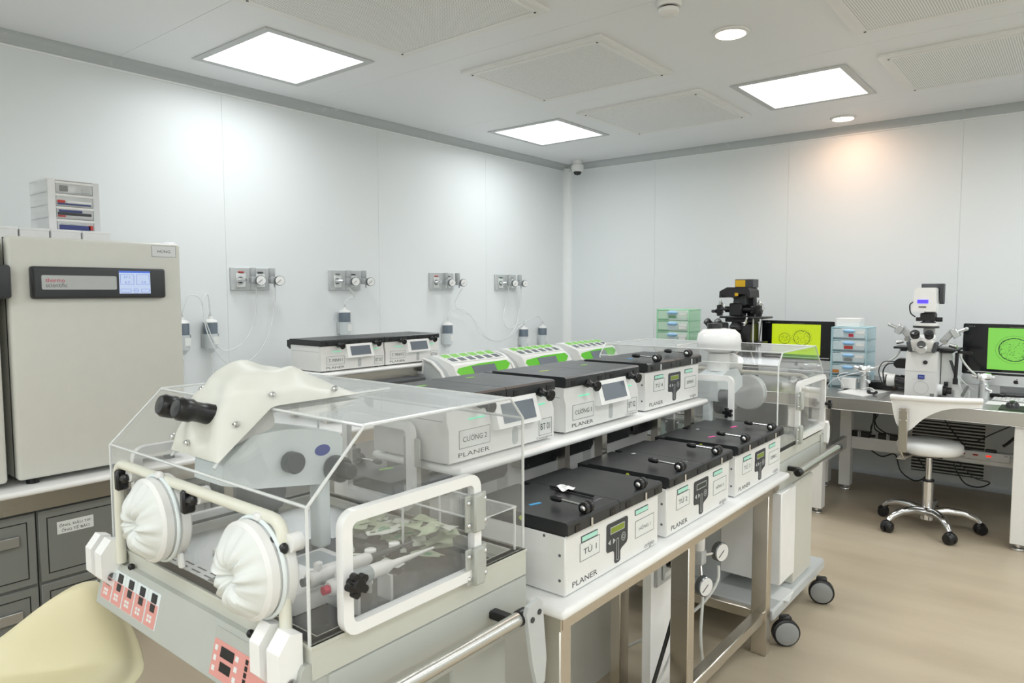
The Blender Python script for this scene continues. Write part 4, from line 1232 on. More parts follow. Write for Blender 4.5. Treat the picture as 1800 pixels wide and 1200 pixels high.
# white plastic cover over the slot of the near chamber, hugging the microscope head
def slot_cover(loc, rz, label, x0, x1, fy, zc, ztop, yb, peak, seed=2):
    """sheet from the lower edge of the sloped front up over the head to the top sheet"""
    rng = random.Random(seed)
    ph = [rng.uniform(0, 6.28) for _ in range(5)]
    xc = (x0 + x1) / 2
    def fn(u, v):
        # v: 0 bottom of slope .. 0.42 slope top .. 1 rear on the top sheet
        L1 = 0.42
        if v < L1:
            s = v / L1
            y = 0.018 + (fy - 0.018) * s; z = zc + 0.020 + (ztop - zc - 0.020) * s
            n = Vector((0, -(ztop - zc), fy)).normalized()
            wd = 1.0 + 0.25 * s
        else:
            s = (v - L1) / (1 - L1)
            y = fy + (yb - fy) * s; z = ztop
            k = min(1, s * 2.2)
            n = Vector((0, -(ztop - zc) * (1 - k), fy * (1 - k) + k)).normalized()
            wd = 1.25 + 0.15 * s
        x = xc + (u - 0.5) * (x1 - x0) * wd - (0.03 * max(0, v - L1))
        env = (math.sin(PI * min(1, max(0, u))) ** 0.55) * (math.sin(PI * min(1, v ** 0.85)) ** 0.7 if 0 < v < 1 else 0)
        h = peak * env + 0.006
        h += env * (0.006 * math.sin(5 * PI * u + ph[0] + 5 * v) + 0.005 * math.sin(8 * v * PI + ph[1] + 5 * u) + 0.003 * math.sin(17 * v + 11 * u + ph[2]))
        return (x, y + n.y * h, z + n.z * h)
    t = thing('slot_cover', label, 'cover', loc, rz, 'white plastic covers over the chamber slots')
    c = part('plastic_sheet', t, 'cover', grid(fn, 30, 40), ang=80)
    for u, v in ((0.04, 0.06), (0.5, 0.03), (0.96, 0.22), (0.97, 0.46), (0.97, 0.85), (0.04, 0.40), (0.03, 0.85)):
        q = Vector(fn(u, v))
        part('fixing_screw', t, 'chrome', lathe([(0.0055, 0), (0.0065, 0.003), (0.0065, 0.007), (0.004, 0.009)], q - Vector((0, 0.002, -0.002)), (0, -0.5, 0.85), 10))
    return t
slot_cover((-0.96, 0.656, 0), 0, 'cloudy white plastic cover draped over the near microscope head', -0.495, -0.305, 0.121, 1.052, 1.169, 0.335, 0.075)

MB_ = stereo_microscope((-1.31, 3.02, 0.728), PI, 'pale grey stereo microscope inside the far chamber with a white rounded head', 0, 0, True)

# ================================================================== THINGS INSIDE THE NEAR CHAMBER (floor z 0.7995)
ZF = 0.822 - 0.0225
t = thing('warming_plate', 'white warming block with a small grey display in the near chamber', 'warming block', (-1.20, 0.80, ZF))
part('body', t, 'gloss', box(-0.085, 0.088, -0.075, 0.115, 0.0, 0.040, 0.004, 2))
part('display', t, 'lcdgreyblue' if 'lcdgreyblue' in MATS else 'pipegrey', prism(rrect(-0.070, 0.005, 0.025, 0.095, 0.008), 'z', 0.0395, 0.0415))
t = thing('warming_plate', 'thin white plate lying left of the microscope in the near chamber', 'plate', (-1.50, 0.86, ZF - 0.001))
part('body', t, 'gloss', xf(box(-0.05, 0.07, -0.06, 0.08, 0.0, 0.012, 0.003), rot('Z', 8)))
text('XC', 0.012, 0.008, (-0.03, -0.05, 0.012), (1, 0, 0), (0, 1, 0), 'inkgrey', t)

def pipette(loc, label, button, tipm):
    t = thing('pipette', label, 'pipette', loc, 0, 'pipettes in the near chamber')
    part('button', t, button, cyl((0, -0.012, 0), (0, 0.002, 0), 0.008, n=14))
    part('collar', t, 'white', lathe([(0.012, 0), (0.0155, 0.004), (0.0155, 0.018), (0.013, 0.022)], (0, 0, 0), (0, 1, 0), 18))
    part('grip', t, 'pipegrey' if tipm == 'white' else 'white', lathe([(0.013, 0.0), (0.0165, 0.01), (0.0165, 0.065), (0.014, 0.078)], (0, 0.018, 0), (0, 1, 0), 18))
    part('barrel', t, 'white', lathe([(0.0135, 0), (0.0145, 0.012), (0.0135, 0.045), (0.009, 0.056)], (0, 0.092, 0), (0, 1, 0), 18))
    part('shaft', t, tipm, lathe([(0.008, 0), (0.005, 0.06), (0.0025, 0.12)], (0, 0.146, 0), (0, 1, 0), 14))
    part('finger_hook', t, 'white', box(-0.006, 0.006, 0.016, 0.032, 0.010, 0.030, 0.003))
    for y in (0.05, 0.13):
        part('rest', t, 'acryledge', box(-0.02, 0.02, y, y + 0.006, -loc[2] + ZF, -0.012))
pipette((-1.045, 0.755, 0.862), 'white and grey pipette with a crimson button near the side door', 'red', 'white')
pipette((-1.105, 0.752, 0.862), 'white pipette with a dark shaft behind the crimson-buttoned one', 'darkgrey', 'darkgrey')

rng = random.Random(11)
for i in range(44):
    if i < 36:
        x = -1.27 + rng.uniform(-0.13, 0.14); y = 1.10 + rng.uniform(-0.055, 0.06); z = ZF + 0.002 + (i % 9) * 0.006
    else:
        x = -1.24 + rng.uniform(-0.10, 0.09); y = 1.00 + rng.uniform(-0.05, 0.06); z = ZF + 0.002
    m = 'packet' if i % 4 else 'packetw'
    a, b = rng.uniform(0, 180), rng.uniform(-14, 14)
    t = thing('sachet', 'pale green foil sachet in the loose pile in the near chamber' if i < 36 else 'small printed sachet lying on the dark plate in the near chamber', 'sachet', (x, y, z), math.radians(a), 'sachets in the near chamber')
    if i < 36:
        w, d = rng.uniform(0.026, 0.042), rng.uniform(0.012, 0.02)
    else:
        w, d, m = 0.026, 0.013, 'packetw'
    def fn(u, v, w=w, d=d, b=b, s=i):
        X_, Y_ = (u - 0.5) * 2 * w, (v - 0.5) * 2 * d
        return (X_, Y_, 0.004 + 0.006 * math.sin(u * 5 + s) * math.cos(v * 4 + s * 2) * (0.6 if s < 36 else 0.2) + 0.5 * math.radians(abs(b)) * (X_ + w) * (0.8 if s < 36 else 0.1))
    def fn2(u, v):
        p = fn(u, v); return (p[0], p[1], p[2] + 0.0012)
    part('foil', t, m, grid(fn, 8, 6), grid(fn2, 8, 6), ang=80)
    if i >= 36 or i % 3 == 0:
        part('print', t, 'packgreen', grid(lambda u, v: tuple(Vector(fn(0.3 + 0.35 * u, 0.35 + 0.3 * v)) + Vector((0, 0, 0.002))), 4, 3), ang=80)
for i, (x, y) in enumerate(((-1.195, 0.975), (-1.185, 1.035))):
    t = thing('vial', ('black vial with white cap, nearer of two in the near chamber', 'black vial with white cap, farther of two in the near chamber')[i], 'vial', (x, y, ZF), group='vials in the near chamber')
    part('bottle', t, 'black', lathe([(0.012, 0), (0.0135, 0.003), (0.0135, 0.024), (0.010, 0.029)], n=18))
    part('cap', t, 'gloss', lathe([(0.0125, 0.028), (0.013, 0.030), (0.013, 0.037), (0.0115, 0.038)], n=18))
t = thing('acrylic_shelf', 'small clear acrylic shelf fixed inside the back corner of the near chamber', 'shelf', (-1.02, 1.155, 0.918))
part('board', t, 'acrylic', box(-0.19, 0.05, -0.075, 0.05, 0.0, 0.004))
part('edge', t, 'acryledge', tube([(-0.19, -0.075, 0.002), (0.05, -0.075, 0.002), (0.05, 0.05, 0.002), (-0.19, 0.05, 0.002)], 0.0025, 6, True))
for x, y in ((-0.188, -0.073), (0.048, -0.073), (0.048, 0.048), (-0.188, 0.048)):
    part('leg', t, 'acryledge', box(x - 0.002, x + 0.002, y - 0.002, y + 0.002, ZF - 0.918, 0.0))
# tool on the lid of TU 1
t = thing('marker_pen', 'thin black pen with a scrap of white tissue on the nearest front incubator lid', 'pen', (-1.035, 1.515, 0.8715))
part('barrel', t, 'black', cyl((-0.066, 0.002, 0.004), (0.075, -0.004, 0.004), 0.0035, n=8))
part('tissue', t, 'gloss', grid(lambda u, v: (-0.02 + (u - 0.5) * 0.05, 0.0 + (v - 0.5) * 0.035, 0.009 + 0.006 * math.sin(u * 7) * math.cos(v * 5)), 10, 8), ang=80)

# ================================================================== WALL: GAS OUTLETS, REGULATORS, BOTTLES, TUBES
def gauge(parent, x, y, z, d, r=0.030):
    g = part('gauge', parent, 'gaugerim', lathe([(r * 0.8, -0.020), (r, -0.016), (r, 0.004), (r * 0.93, 0.007)], (x, y, z), d, 24))
    part('dial', g, 'white', lathe([(r * 0.9, 0.0072), (0.0, 0.0078)], (x, y, z), d, 24))
    u, w, dd = frame_of(d)
    o = Vector((x, y, z)) + dd * 0.0085
    part('needle', g, 'black', tube([o - (u + w) * r * 0.2, o + (u + w * 0.8) * r * 0.55], 0.0012, 5))
    return g

def regulator(loc, label, group):
    """plugs into the outlet behind it (towards -x)"""
    t = thing('gas_regulator', label, 'regulator', loc, 0, group)
    part('plug', t, 'chrome', lathe([(0.010, -0.055), (0.013, -0.045), (0.013, -0.02), (0.010, 0.0)], (0, -0.045, 0), (0.75, 0.62, 0), 16))
    part('body', t, 'reggrey', box(-0.018, 0.020, -0.018, 0.020, -0.022, 0.022, 0.006, 2))
    part('adjuster', t, 'reggrey', lathe([(0.017, 0.020), (0.020, 0.028), (0.020, 0.070), (0.018, 0.074)], (0, 0, 0), (0, 0, 1), 18))
    gauge(t, 0.040, 0.030, -0.004, (0.95, -0.30, 0), 0.031)
    part('barb', t, 'lightgrey', lathe([(0.007, 0), (0.005, 0.02), (0.006, 0.026)], (0.006, 0.014, -0.020), (0, 0, -1), 10))

ROWS = [(2.268, 2.53, 'redtag', 'red-tagged grey gas outlet plate nearest the tall incubator', 'nearest the tall incubator'),
        (2.992, 3.26, None, 'grey gas outlet plate above the incubator marked BT 03', 'above the incubator marked BT 03'),
        (3.955, 4.225, 'redtag', 'red-tagged grey gas outlet plate above the green incubators', 'above the green incubators'),
        (4.755, 5.045, 'greentag', 'green-tagged grey gas outlet plate nearest the room corner', 'nearest the room corner')]
mat('greentag', (60, 110, 90), 0.4)
for a, b, tagm, lab, where in ROWS:
    t = thing('gas_outlet_plate', lab, 'wall outlet', (XL, (a + b) / 2, 1.482), group='gas outlet plates on the left wall')
    h = (b - a) / 2
    part('plate', t, 'plategrey', box(0.0, 0.016, -h, h, -0.069, 0.069, 0.002))
    part('plate_joint', t, 'grey', box(0.0155, 0.0168, -0.001, 0.001, -0.069, 0.069))
    for k, s in enumerate((-1, 1)):
        c = s * h * 0.5
        o = part('socket', t, 'card', box(0.016, 0.022, c - 0.032, c + 0.032, -0.050, 0.034, 0.003))
        part('mouth', o, 'black' if tagm != 'greentag' else 'greentag', lathe([(0.019, 0.0), (0.019, 0.010), (0.012, 0.012)], (0.020, c - 0.008, -0.006), (1, 0, 0), 20))
        part('colour_tag', o, (tagm or 'grey') if k == 0 or tagm == 'greentag' else 'darkgrey', box(0.0165, 0.0235, c - 0.018, c + 0.018, 0.038, 0.046))
        part('paper_tag', o, 'card', box(0.0215, 0.0228, c - 0.026, c + 0.026, -0.049, -0.038))
    for k, s in enumerate((-1, 1)):
        c = (a + b) / 2 + s * h * 0.5
        regulator((XL + 0.085, c + 0.040, 1.476), ('left' if k == 0 else 'right') + ' regulator with round gauge on the outlet plate ' + where, 'gas regulators on the left wall')

def wall_bottle(y, z, label):
    t = thing('wash_bottle', label, 'bottle', (XL, y, z), group='gas wash bottles on the left wall')
    part('holder', t, 'lightgrey', box(0.0, 0.03, -0.042, 0.010, -0.085, 0.0, 0.006, 2))
    part('clip', t, 'grey', box(0.0, 0.05, 0.040, 0.046, -0.06, 0.0))
    part('lower_bottle', t, 'bottlelite', lathe([(0.010, -0.112), (0.018, -0.108), (0.026, -0.094), (0.038, -0.086), (0.040, -0.01), (0.040, 0.0)], (0.042, 0, 0), (0, 0, 1), 22))
    part('upper_chamber', t, 'bottledark', lathe([(0.039, 0.0), (0.039, 0.062), (0.036, 0.070)], (0.042, 0, 0), (0, 0, 1), 22))
    part('cap', t, 'white', lathe([(0.040, 0.066), (0.041, 0.070), (0.034, 0.080), (0.014, 0.088), (0.012, 0.104)], (0.042, 0, 0), (0, 0, 1), 22))
    part('barb', t, 'plategrey', lathe([(0.009, 0.1), (0.009, 0.112), (0.005, 0.114), (0.005, 0.128)], (0.042, 0, 0), (0, 0, 1), 12))
    part('paper_label', t, 'card', box(0.068, 0.0822, -0.004, 0.030, -0.062, -0.016))
    part('outlet', t, 'white', lathe([(0.006, 0), (0.006, 0.03)], (0.042, 0, -0.11), (0, 0, -1), 10))
BOT = [(1.945, 1.155), (2.115, 1.155), (3.095, 1.19), (4.125, 1.062), (5.13, 0.985), (5.42, 0.985)]
for (y, z), lab in zip(BOT, ('wall wash bottle half hidden behind the tall incubator', 'wall wash bottle with looped tubes right of the tall incubator', 'wall wash bottle directly behind the incubator marked BT 03',
                             'wall wash bottle right of the incubator marked BT 04', 'wall wash bottle second nearest the room corner', 'wall wash bottle nearest the room corner')):
    wall_bottle(y, z, lab)

def hose(label, pts, r=0.0035, m='hose', n=8, cat='tube', name='air_tube', group='clear air tubes on the left wall'):
    one(name, label, cat, m, tube(smooth(pts, n), r, 7), group=group)
XW = XL + 0.04
hose('clear tube looping from the left gauge by the tall incubator to the nearest bottle', [(XL + 0.09, 2.392, 1.43), (XL + 0.07, 2.40, 1.34), (XL + 0.06, 2.385, 1.20), (XL + 0.055, 2.31, 1.09), (XL + 0.06, 2.20, 1.05), (XL + 0.08, 2.12, 1.10), (XL + 0.09, 2.06, 1.24), (XL + 0.08, 2.04, 1.36), (XL + 0.06, 1.98, 1.38), (XL + 0.045, 1.945, 1.28)])
hose('clear tube hanging from the right gauge by the tall incubator in a deep loop', [(XL + 0.09, 2.523, 1.43), (XL + 0.07, 2.53, 1.34), (XL + 0.06, 2.49, 1.14), (XL + 0.055, 2.39, 1.00), (XL + 0.06, 2.25, 0.96), (XL + 0.09, 2.14, 1.02), (XL + 0.10, 2.06, 1.18), (XL + 0.09, 2.05, 1.35), (XL + 0.07, 2.09, 1.385), (XL + 0.043, 2.115, 1.28)])
hose('short clear tube from the outlet above BT 03 to its bottle', [(XL + 0.09, 3.10, 1.43), (XL + 0.08, 3.14, 1.39), (XL + 0.06, 3.16, 1.36), (XL + 0.05, 3.11, 1.345), (XL + 0.043, 3.095, 1.31)], 0.005)
hose('clear tube drooping between the last two outlets, lower one', [(XL + 0.09, 4.25, 1.43), (XL + 0.05, 4.20, 1.30), (XL + 0.045, 4.30, 1.235), (XL + 0.045, 4.42, 1.18), (XL + 0.045, 4.52, 1.04), (XL + 0.045, 4.72, 0.965), (XL + 0.045, 4.93, 1.00), (XL + 0.045, 5.10, 1.10), (XL + 0.05, 5.30, 1.17), (XL + 0.043, 5.42, 1.11)])
hose('clear tube drooping between the last two outlets, upper one', [(XL + 0.043, 4.125, 1.18), (XL + 0.045, 4.16, 1.24), (XL + 0.045, 4.30, 1.25), (XL + 0.045, 4.44, 1.16), (XL + 0.05, 4.60, 1.00), (XL + 0.05, 4.80, 0.97), (XL + 0.05, 4.98, 1.06), (XL + 0.05, 5.06, 1.25), (XL + 0.09, 5.03, 1.43)])
hose('clear tube in a narrow loop below the green-tagged outlet', [(XL + 0.09, 4.86, 1.43), (XL + 0.05, 4.86, 1.30), (XL + 0.045, 4.83, 1.15), (XL + 0.045, 4.90, 1.07), (XL + 0.045, 5.03, 1.10), (XL + 0.05, 5.12, 1.13), (XL + 0.043, 5.13, 1.10)])
for y, z, lab in ((2.115, 1.02, 'thin clear tube dropping from the bottle right of the tall incubator'), (1.945, 1.02, 'thin clear tube dropping from the half-hidden bottle'), (4.125, 0.93, 'thin clear tube dropping from the bottle right of BT 04')):
    hose(lab, [(XL + 0.042, y, z), (XL + 0.045, y + 0.01, z - 0.2), (XL + 0.042, y, z - 0.42)])

# ================================================================== UNDER THE ISLAND TABLE
t = thing('service_column', 'white service column with a gas outlet under the island table', 'service column', (-1.05, 2.02, 0))
part('column', t, 'gloss', box(-0.03, 0.0, -0.02, 0.20, 0.0, 0.628))
o = part('outlet_plate', t, 'plategrey', box(0.0, 0.012, 0.0, 0.13, 0.44, 0.55, 0.002))
part('socket', o, 'lightgrey', box(0.012, 0.018, 0.03, 0.10, 0.455, 0.54, 0.003))
part('mouth', o, 'black', lathe([(0.018, 0), (0.018, 0.012)], (0.016, 0.065, 0.51), (1, 0, 0), 18))
part('plug', o, 'chrome', lathe([(0.012, 0), (0.012, 0.02), (0.008, 0.035)], (0.026, 0.065, 0.51), (0.9, 0.45, 0), 14))
part('red_ring', o, 'redtag', lathe([(0.0125, 0), (0.0125, 0.008)], (0.032, 0.068, 0.51), (0.9, 0.45, 0), 14))
part('tag', o, 'card', box(0.0175, 0.019, 0.04, 0.09, 0.462, 0.478))
one('black_hose', 'black hose hanging from the outlet under the island table', 'hose', 'black', tube(smooth([(-1.01, 2.10, 0.515), (-0.985, 2.10, 0.50), (-0.975, 2.00, 0.36), (-0.97, 1.83, 0.165), (-0.97, 1.70, 0.06), (-0.97, 1.55, 0.012), (-0.95, 1.42, 0.012), (-0.9, 1.3, 0.012)], 8), 0.0065, 8))
one('white_hose', 'pale cord sagging across the space under the island table', 'hose', 'hosewhite', tube(smooth([(-1.01, 2.20, 0.38), (-0.985, 2.05, 0.27), (-0.98, 1.86, 0.15), (-0.98, 1.70, 0.07), (-0.97, 1.55, 0.006), (-0.96, 1.45, 0.005)], 8), 0.004, 6))
one('back_panel', 'plain grey-beige panel under the near half of the island table', 'panel', 'greige', box(-1.32, -1.305, 1.33, 2.20, 0.0, 0.628))
t = thing('panel_post', 'brushed steel upright in front of the panel under the table', 'post', (-1.20, 2.06, 0))
part('post', t, 'steel', box(-0.02, 0.02, -0.03, 0.03, 0, 0.628, 0.003))
part('floor_flange', t, 'steel', box(-0.04, 0.04, -0.05, 0.05, 0, 0.006))
t = thing('gas_regulator', 'regulator with two round gauges hanging under the far half of the island table', 'regulator', (-1.06, 2.385, 0.43))
part('body', t, 'plategrey', box(-0.022, 0.022, -0.022, 0.022, -0.026, 0.026, 0.006, 2))
part('adjuster', t, 'gloss', lathe([(0.018, 0.024), (0.022, 0.03), (0.022, 0.088), (0.020, 0.092)], n=18))
parts('stem', t, 'chrome', cyl((0, 0.02, 0), (0.03, 0.075, 0), 0.007), cyl((0.01, -0.01, -0.02), (0.03, -0.04, -0.075), 0.007))
gauge(t, 0.045, 0.095, 0.0, (0.95, -0.30, 0), 0.036)
gauge(t, 0.045, -0.045, -0.085, (0.95, -0.30, 0), 0.036)
part('hanger', t, 'steel', box(-0.03, -0.022, -0.01, 0.01, 0.0, 0.198))
one('white_hose', 'white hose dropping straight from the gauges under the island table', 'hose', 'hosewhite', tube(smooth([(-1.05, 2.37, 0.40), (-1.03, 2.355, 0.30), (-1.03, 2.345, 0.15), (-1.02, 2.36, 0.0)], 8), 0.006, 8))
one('white_hose', 'white hose looping from the larger gauge to the floor under the table', 'hose', 'hosewhite', tube(smooth([(-1.02, 2.47, 0.38), (-1.02, 2.46, 0.32), (-1.06, 2.42, 0.24), (-1.14, 2.38, 0.16), (-1.3, 2.35, 0.04), (-1.35, 2.35, 0.0)], 8), 0.006, 8))
one('drip_tray', 'white curved tray tucked under the island table top', 'tray', 'gloss', grid(lambda u, v: (-1.25 + 0.20 * u, 2.33 + 0.30 * v, 0.53 + 0.06 * v + 0.02 * math.cos(u * 3)), 8, 8), grid(lambda u, v: (-1.25 + 0.20 * u, 2.33 + 0.30 * v, 0.525 + 0.06 * v + 0.02 * math.cos(u * 3)), 8, 8), ang=80)
one('paper_sheets', 'a few white papers lying on the cart base of the far chamber', 'paper', 'card', xf(box(-0.05, 0.05, -0.07, 0.07, 0, 0.003), mv(-0.935, 2.90, 0.1505) @ rot('Z', 8)), xf(box(-0.05, 0.05, -0.07, 0.07, 0.003, 0.0055), mv(-0.945, 2.89, 0.1505) @ rot('Z', -3)))

# ================================================================== SADDLE STOOL
t = thing('saddle_stool', 'beige padded saddle stool in the lower left corner', 'stool', (-1.875, 0.535, 0.0), math.radians(39))
def sad(xn, yn, r):
    y0 = -0.12 + 0.42 * max(-0.6, xn)
    k = min(1.0, max(0.0, (yn - y0) / 0.50))
    k = k * k * (3 - 2 * k)
    w = math.exp(-((xn - 0.30) / 0.40) ** 2) if xn > 0.30 else math.exp(-((xn - 0.30) / 0.85) ** 2)
    return 0.515 + 0.165 * k * w + 0.012 * max(0, -yn) - 0.030 * r ** 8
def sadpad(u, v):
    a = 2 * PI * u
    ca, sa = math.cos(a), math.sin(a)
    A, B = 0.205, 0.175
    if v < 0.70:
        r = v / 0.70
        return (A * r * ca, B * r * sa, sad(r * ca, r * sa, r))
    k = (v - 0.70) / 0.30
    z1 = sad(ca, sa, 1.0)
    z0 = 0.49 + 0.25 * (z1 - 0.515)
    bulge = 0.022 * math.sin(PI * min(1, k * 1.1)) - 0.03 * max(0, k - 0.6) / 0.4
    return ((A + bulge) * ca, (B + bulge) * sa, z1 + (z0 - z1) * k)
part('seat_pad', t, 'saddle', grid(sadpad, 60, 36, True), ang=80)
part('seat_plate', t, 'black', box(-0.12, 0.12, -0.09, 0.09, 0.475, 0.50, 0.008))
part('lift_lever', t, 'black', cyl((0.05, -0.05, 0.475), (0.14, -0.17, 0.47), 0.006), ball((0.145, -0.175, 0.47), (0.018, 0.018, 0.014)))
part('column', t, 'chrome', cyl((0, 0, 0.06), (0, 0, 0.30), 0.025), cyl((0, 0, 0.30), (0, 0, 0.48), 0.015))
for i in range(5):
    a = 2 * PI * i / 5
    l = part('leg', t, 'chrome', tube([(0, 0, 0.085), (0.15 * math.cos(a), 0.15 * math.sin(a), 0.085), (0.26 * math.cos(a), 0.26 * math.sin(a), 0.065)], [0.018, 0.016, 0.011], 10))
    part('wheel', l, 'black', xf(lathe([(0.02, -0.02), (0.026, -0.014), (0.026, 0.014), (0.02, 0.02)], (0, 0, 0), (0, 1, 0), 18), mv(0.26 * math.cos(a), 0.26 * math.sin(a), 0.026)))

# ================================================================== LAB BENCH UNDER THE BACK WALL
BY0, BY1, BZ = 4.56, 5.36, 0.752
def lab_bench(x0, x1, label, beam=True):
    t = thing('lab_bench', label, 'bench', (0, 0, 0), group='steel-topped lab benches by the back wall')
    part('bench_top', t, 'steeltop', box(x0, x1, BY0, YB - 0.01, BZ - 0.072, BZ, 0.002))
    part('top_rim', t, 'white', box(x0, x1, BY0 - 0.001, BY0 + 0.003, BZ - 0.0755, BZ - 0.072))
    for x in (x0 + 0.03, x1 - 0.11):
        for y in (BY0 + 0.02, BY1 - 0.10):
            l = part('leg', t, 'white', box(x, x + 0.075, y, y + 0.075, 0.035, BZ - 0.0755, 0.003))
            part('levelling_foot', l, 'chrome', lathe([(0.034, 0), (0.036, 0.006), (0.034, 0.012), (0.012, 0.016), (0.012, 0.036)], (x + 0.037, y + 0.037, 0), (0, 0, 1), 20))
    if beam:
        part('low_beam', t, 'white', box(x0 + 0.03, x1 - 0.03, BY1 - 0.07, BY1 - 0.04, 0.30, 0.385))
        part('side_beam', t, 'white', box(x0 + 0.05, x0 + 0.08, BY0 + 0.09, BY1 - 0.1, 0.30, 0.385))
        part('side_beam', t, 'white', box(x1 - 0.09, x1 - 0.06, BY0 + 0.09, BY1 - 0.1, 0.30, 0.385))
    return t
lb_ = lab_bench(-1.335, -0.155, 'steel-topped white lab bench under the white microscope')
part('top_joint', lb_, 'gapdark', box(-0.9315, -0.9295, BY0 + 0.002, YB - 0.02, BZ - 0.002, BZ + 0.0004))
lab_bench(-2.75, -1.338, 'steel-topped white lab bench behind the far chamber under the black microscope')
lab_bench(-0.152, 1.1, 'steel-topped white lab bench running off the right edge')

def imac(xc, y, label, pic, sx0, sx1, wd=0.53, zb=0.85, tilt=0, yaw=0):
    """all-in-one computer: stand, back, chin, black glass, picture, logo. origin at the foot"""
    t = thing('desktop_computer', label, 'computer', (xc, y, BZ), math.radians(yaw), 'all-in-one computers on the benches')
    h = wd / 2
    z0 = zb - BZ
    z1 = z0 + 0.358 * wd / 0.528
    zc = z0 + 0.068
    part('foot', t, 'imacalu', box(-0.095, 0.095, -0.05, 0.13, 0.0, 0.006, 0.002))
    part('neck', t, 'imacalu', xf(box(-0.085, 0.085, -0.003, 0.003, 0.0, z0 + 0.14), mv(0, 0.11, 0.004) @ rot('X', 16)))
    part('back_shell', t, 'imacalu', prism([(0.004, z0 + 0.002), (0.035, z0 + 0.06), (0.04, (z0 + z1) / 2), (0.02, z1 - 0.02), (0.004, z1 - 0.002)], 'x', -h + 0.01, h - 0.01), ang=60)
    part('chin', t, 'imacalu', box(-h, h, -0.004, 0.004, z0, zc, 0.003))
    g = part('glass', t, 'screenblk', prism(rrect(-h, h, zc, z1, 0.008), 'y', -0.004, 0.004))
    pc = part('picture', g, pic, box(sx0, sx1, -0.0052, -0.0042, zc + 0.034, z1 - 0.024))
    part('dock_bar', g, 'lightgrey', box(-h + 0.03, h - 0.03, -0.0048, -0.0042, zc + 0.012, zc + 0.018))
    part('menu_text', g, 'grey', *[box(-h + 0.03 + k * 0.012, -h + 0.036 + k * 0.012, -0.0048, -0.0042, z1 - 0.018, z1 - 0.015) for k in range(3)], *[box(-0.04 + k * 0.010, -0.036 + k * 0.010, -0.0048, -0.0042, z1 - 0.020, z1 - 0.016) for k in range(9)])
    # bitten apple mark
    zl = z0 + 0.031
    ap = []
    for k in range(40):
        a = 2 * PI * k / 40
        r = 0.0135 * (1 + 0.08 * math.cos(2 * a) - 0.10 * max(0, math.cos(a - PI / 2)) ** 8 - 0.06 * max(0, math.cos(a + PI / 2)) ** 10)
        p = (r * 0.92 * math.cos(a), r * math.sin(a))
        d = math.hypot(p[0] - 0.0155, p[1] - 0.002)
        if d < 0.007:
            q = 0.007 / max(d, 1e-6)
            p = (0.0155 + (p[0] - 0.0155) * q, 0.002 + (p[1] - 0.002) * q)
        ap.append((p[0], zl + p[1]))
    lg = part('logo', t, 'black', prism(ap, 'y', -0.0050, -0.0042))
    part('leaf', lg, 'black', prism([(0.000, zl + 0.0135), (0.002, zl + 0.019), (0.007, zl + 0.022), (0.0065, zl + 0.017), (0.003, zl + 0.0140)], 'y', -0.0050, -0.0042))
    return t
embryo_mat('embryo_left', (184, 206, 20), (62, 78, 10), ((-0.086, 0.303, 0.043, 0.040), (0.035, 0.312, 0.062, 0.056)), True)
embryo_mat('embryo_right', (124, 202, 78), (34, 74, 26), ((-0.016, 0.289, 0.083, 0.074), (0.125, 0.305, 0.062, 0.060)))
imac(-1.60, 5.22, 'desktop computer showing two round cells on lime yellow', 'embryo_left', -0.178, 0.162, 0.505, 0.842)
imac(-0.305, 5.20, 'desktop computer at the right edge showing a cell on bright green', 'embryo_right', -0.150, 0.20, 0.56, 0.815)

# ---------------------------------------------------------------- drawer towers
def drawers(loc, w, d, h, n, fm, dm, label, hand='bluehandle', contents=None, rz=0):
    t = thing('drawer_tower', label, 'drawer unit', loc, rz, 'plastic drawer towers on the benches')
    hh = h / n
    part('top', t, fm, box(-w / 2, w / 2, 0, d, h - 0.006, h, 0.002))
    part('base', t, fm, box(-w / 2, w / 2, 0, d, 0.0, 0.006, 0.002))
    for x in (-w / 2, w / 2 - 0.004):
        part('side_wall', t, fm, box(x, x + 0.004, 0, d, 0.006, h - 0.006))
    part('back_rail', t, fm, box(-w / 2, w / 2, d - 0.004, d, 0.006, 0.03))
    for x in (-w / 2, w / 2 - 0.012):
        part('front_post', t, fm, box(x, x + 0.012, -0.004, 0.006, 0.0, h))
    for i in range(n):
        z = i * hh
        part('divider', t, fm, box(-w / 2, w / 2, -0.004, d, z + hh - 0.008, z + hh - 0.003))
        part('drawer_floor', t, dm, box(-w / 2 + 0.014, w / 2 - 0.014, 0.002, d - 0.01, z + 0.010, z + 0.012))
        dr = part('drawer', t, dm, box(-w / 2 + 0.014, w / 2 - 0.014, -0.008, 0.002, z + 0.010, z + hh - 0.014, 0.003))
        part('handle', dr, hand, ball((-0.0, -0.012, z + hh * 0.70), (w * 0.17, 0.012, hh * 0.16), 16, 8))
        part('front_plate', dr, 'drawerfront', box(-w * 0.15, w * 0.15, -0.0105, -0.0085, z + 0.014, z + hh * 0.72))
        if contents:
            m, a, b = contents[i % len(contents)]
            part('contents', dr, m, box(a * w, b * w, -0.0125, -0.0108, z + 0.018, z + hh * 0.46))
        part('paper_tag', dr, 'card', box(w * 0.20, w * 0.42, -0.0105, -0.0085, z + hh * 0.48, z + hh * 0.70))
    return t
drawers((-1.215, 5.06, BZ), 0.225, 0.24, 0.405, 5, 'blueframe', 'bluedrawer', 'pale blue five-drawer tower between the two computers',
        contents=(('grey', -0.12, 0.12), ('amber', -0.42, -0.24), ('grey', -0.12, 0.12), ('redtag', -0.12, 0.12), ('red', 0.0, 0.13)))
one('white_carton', 'small white carton on top of the pale blue drawer tower', 'box', 'white', box(-0.085, 0.065, -0.06, 0.06, 0.0, 0.058, 0.003), loc=(-1.225, 5.16, BZ + 0.405))
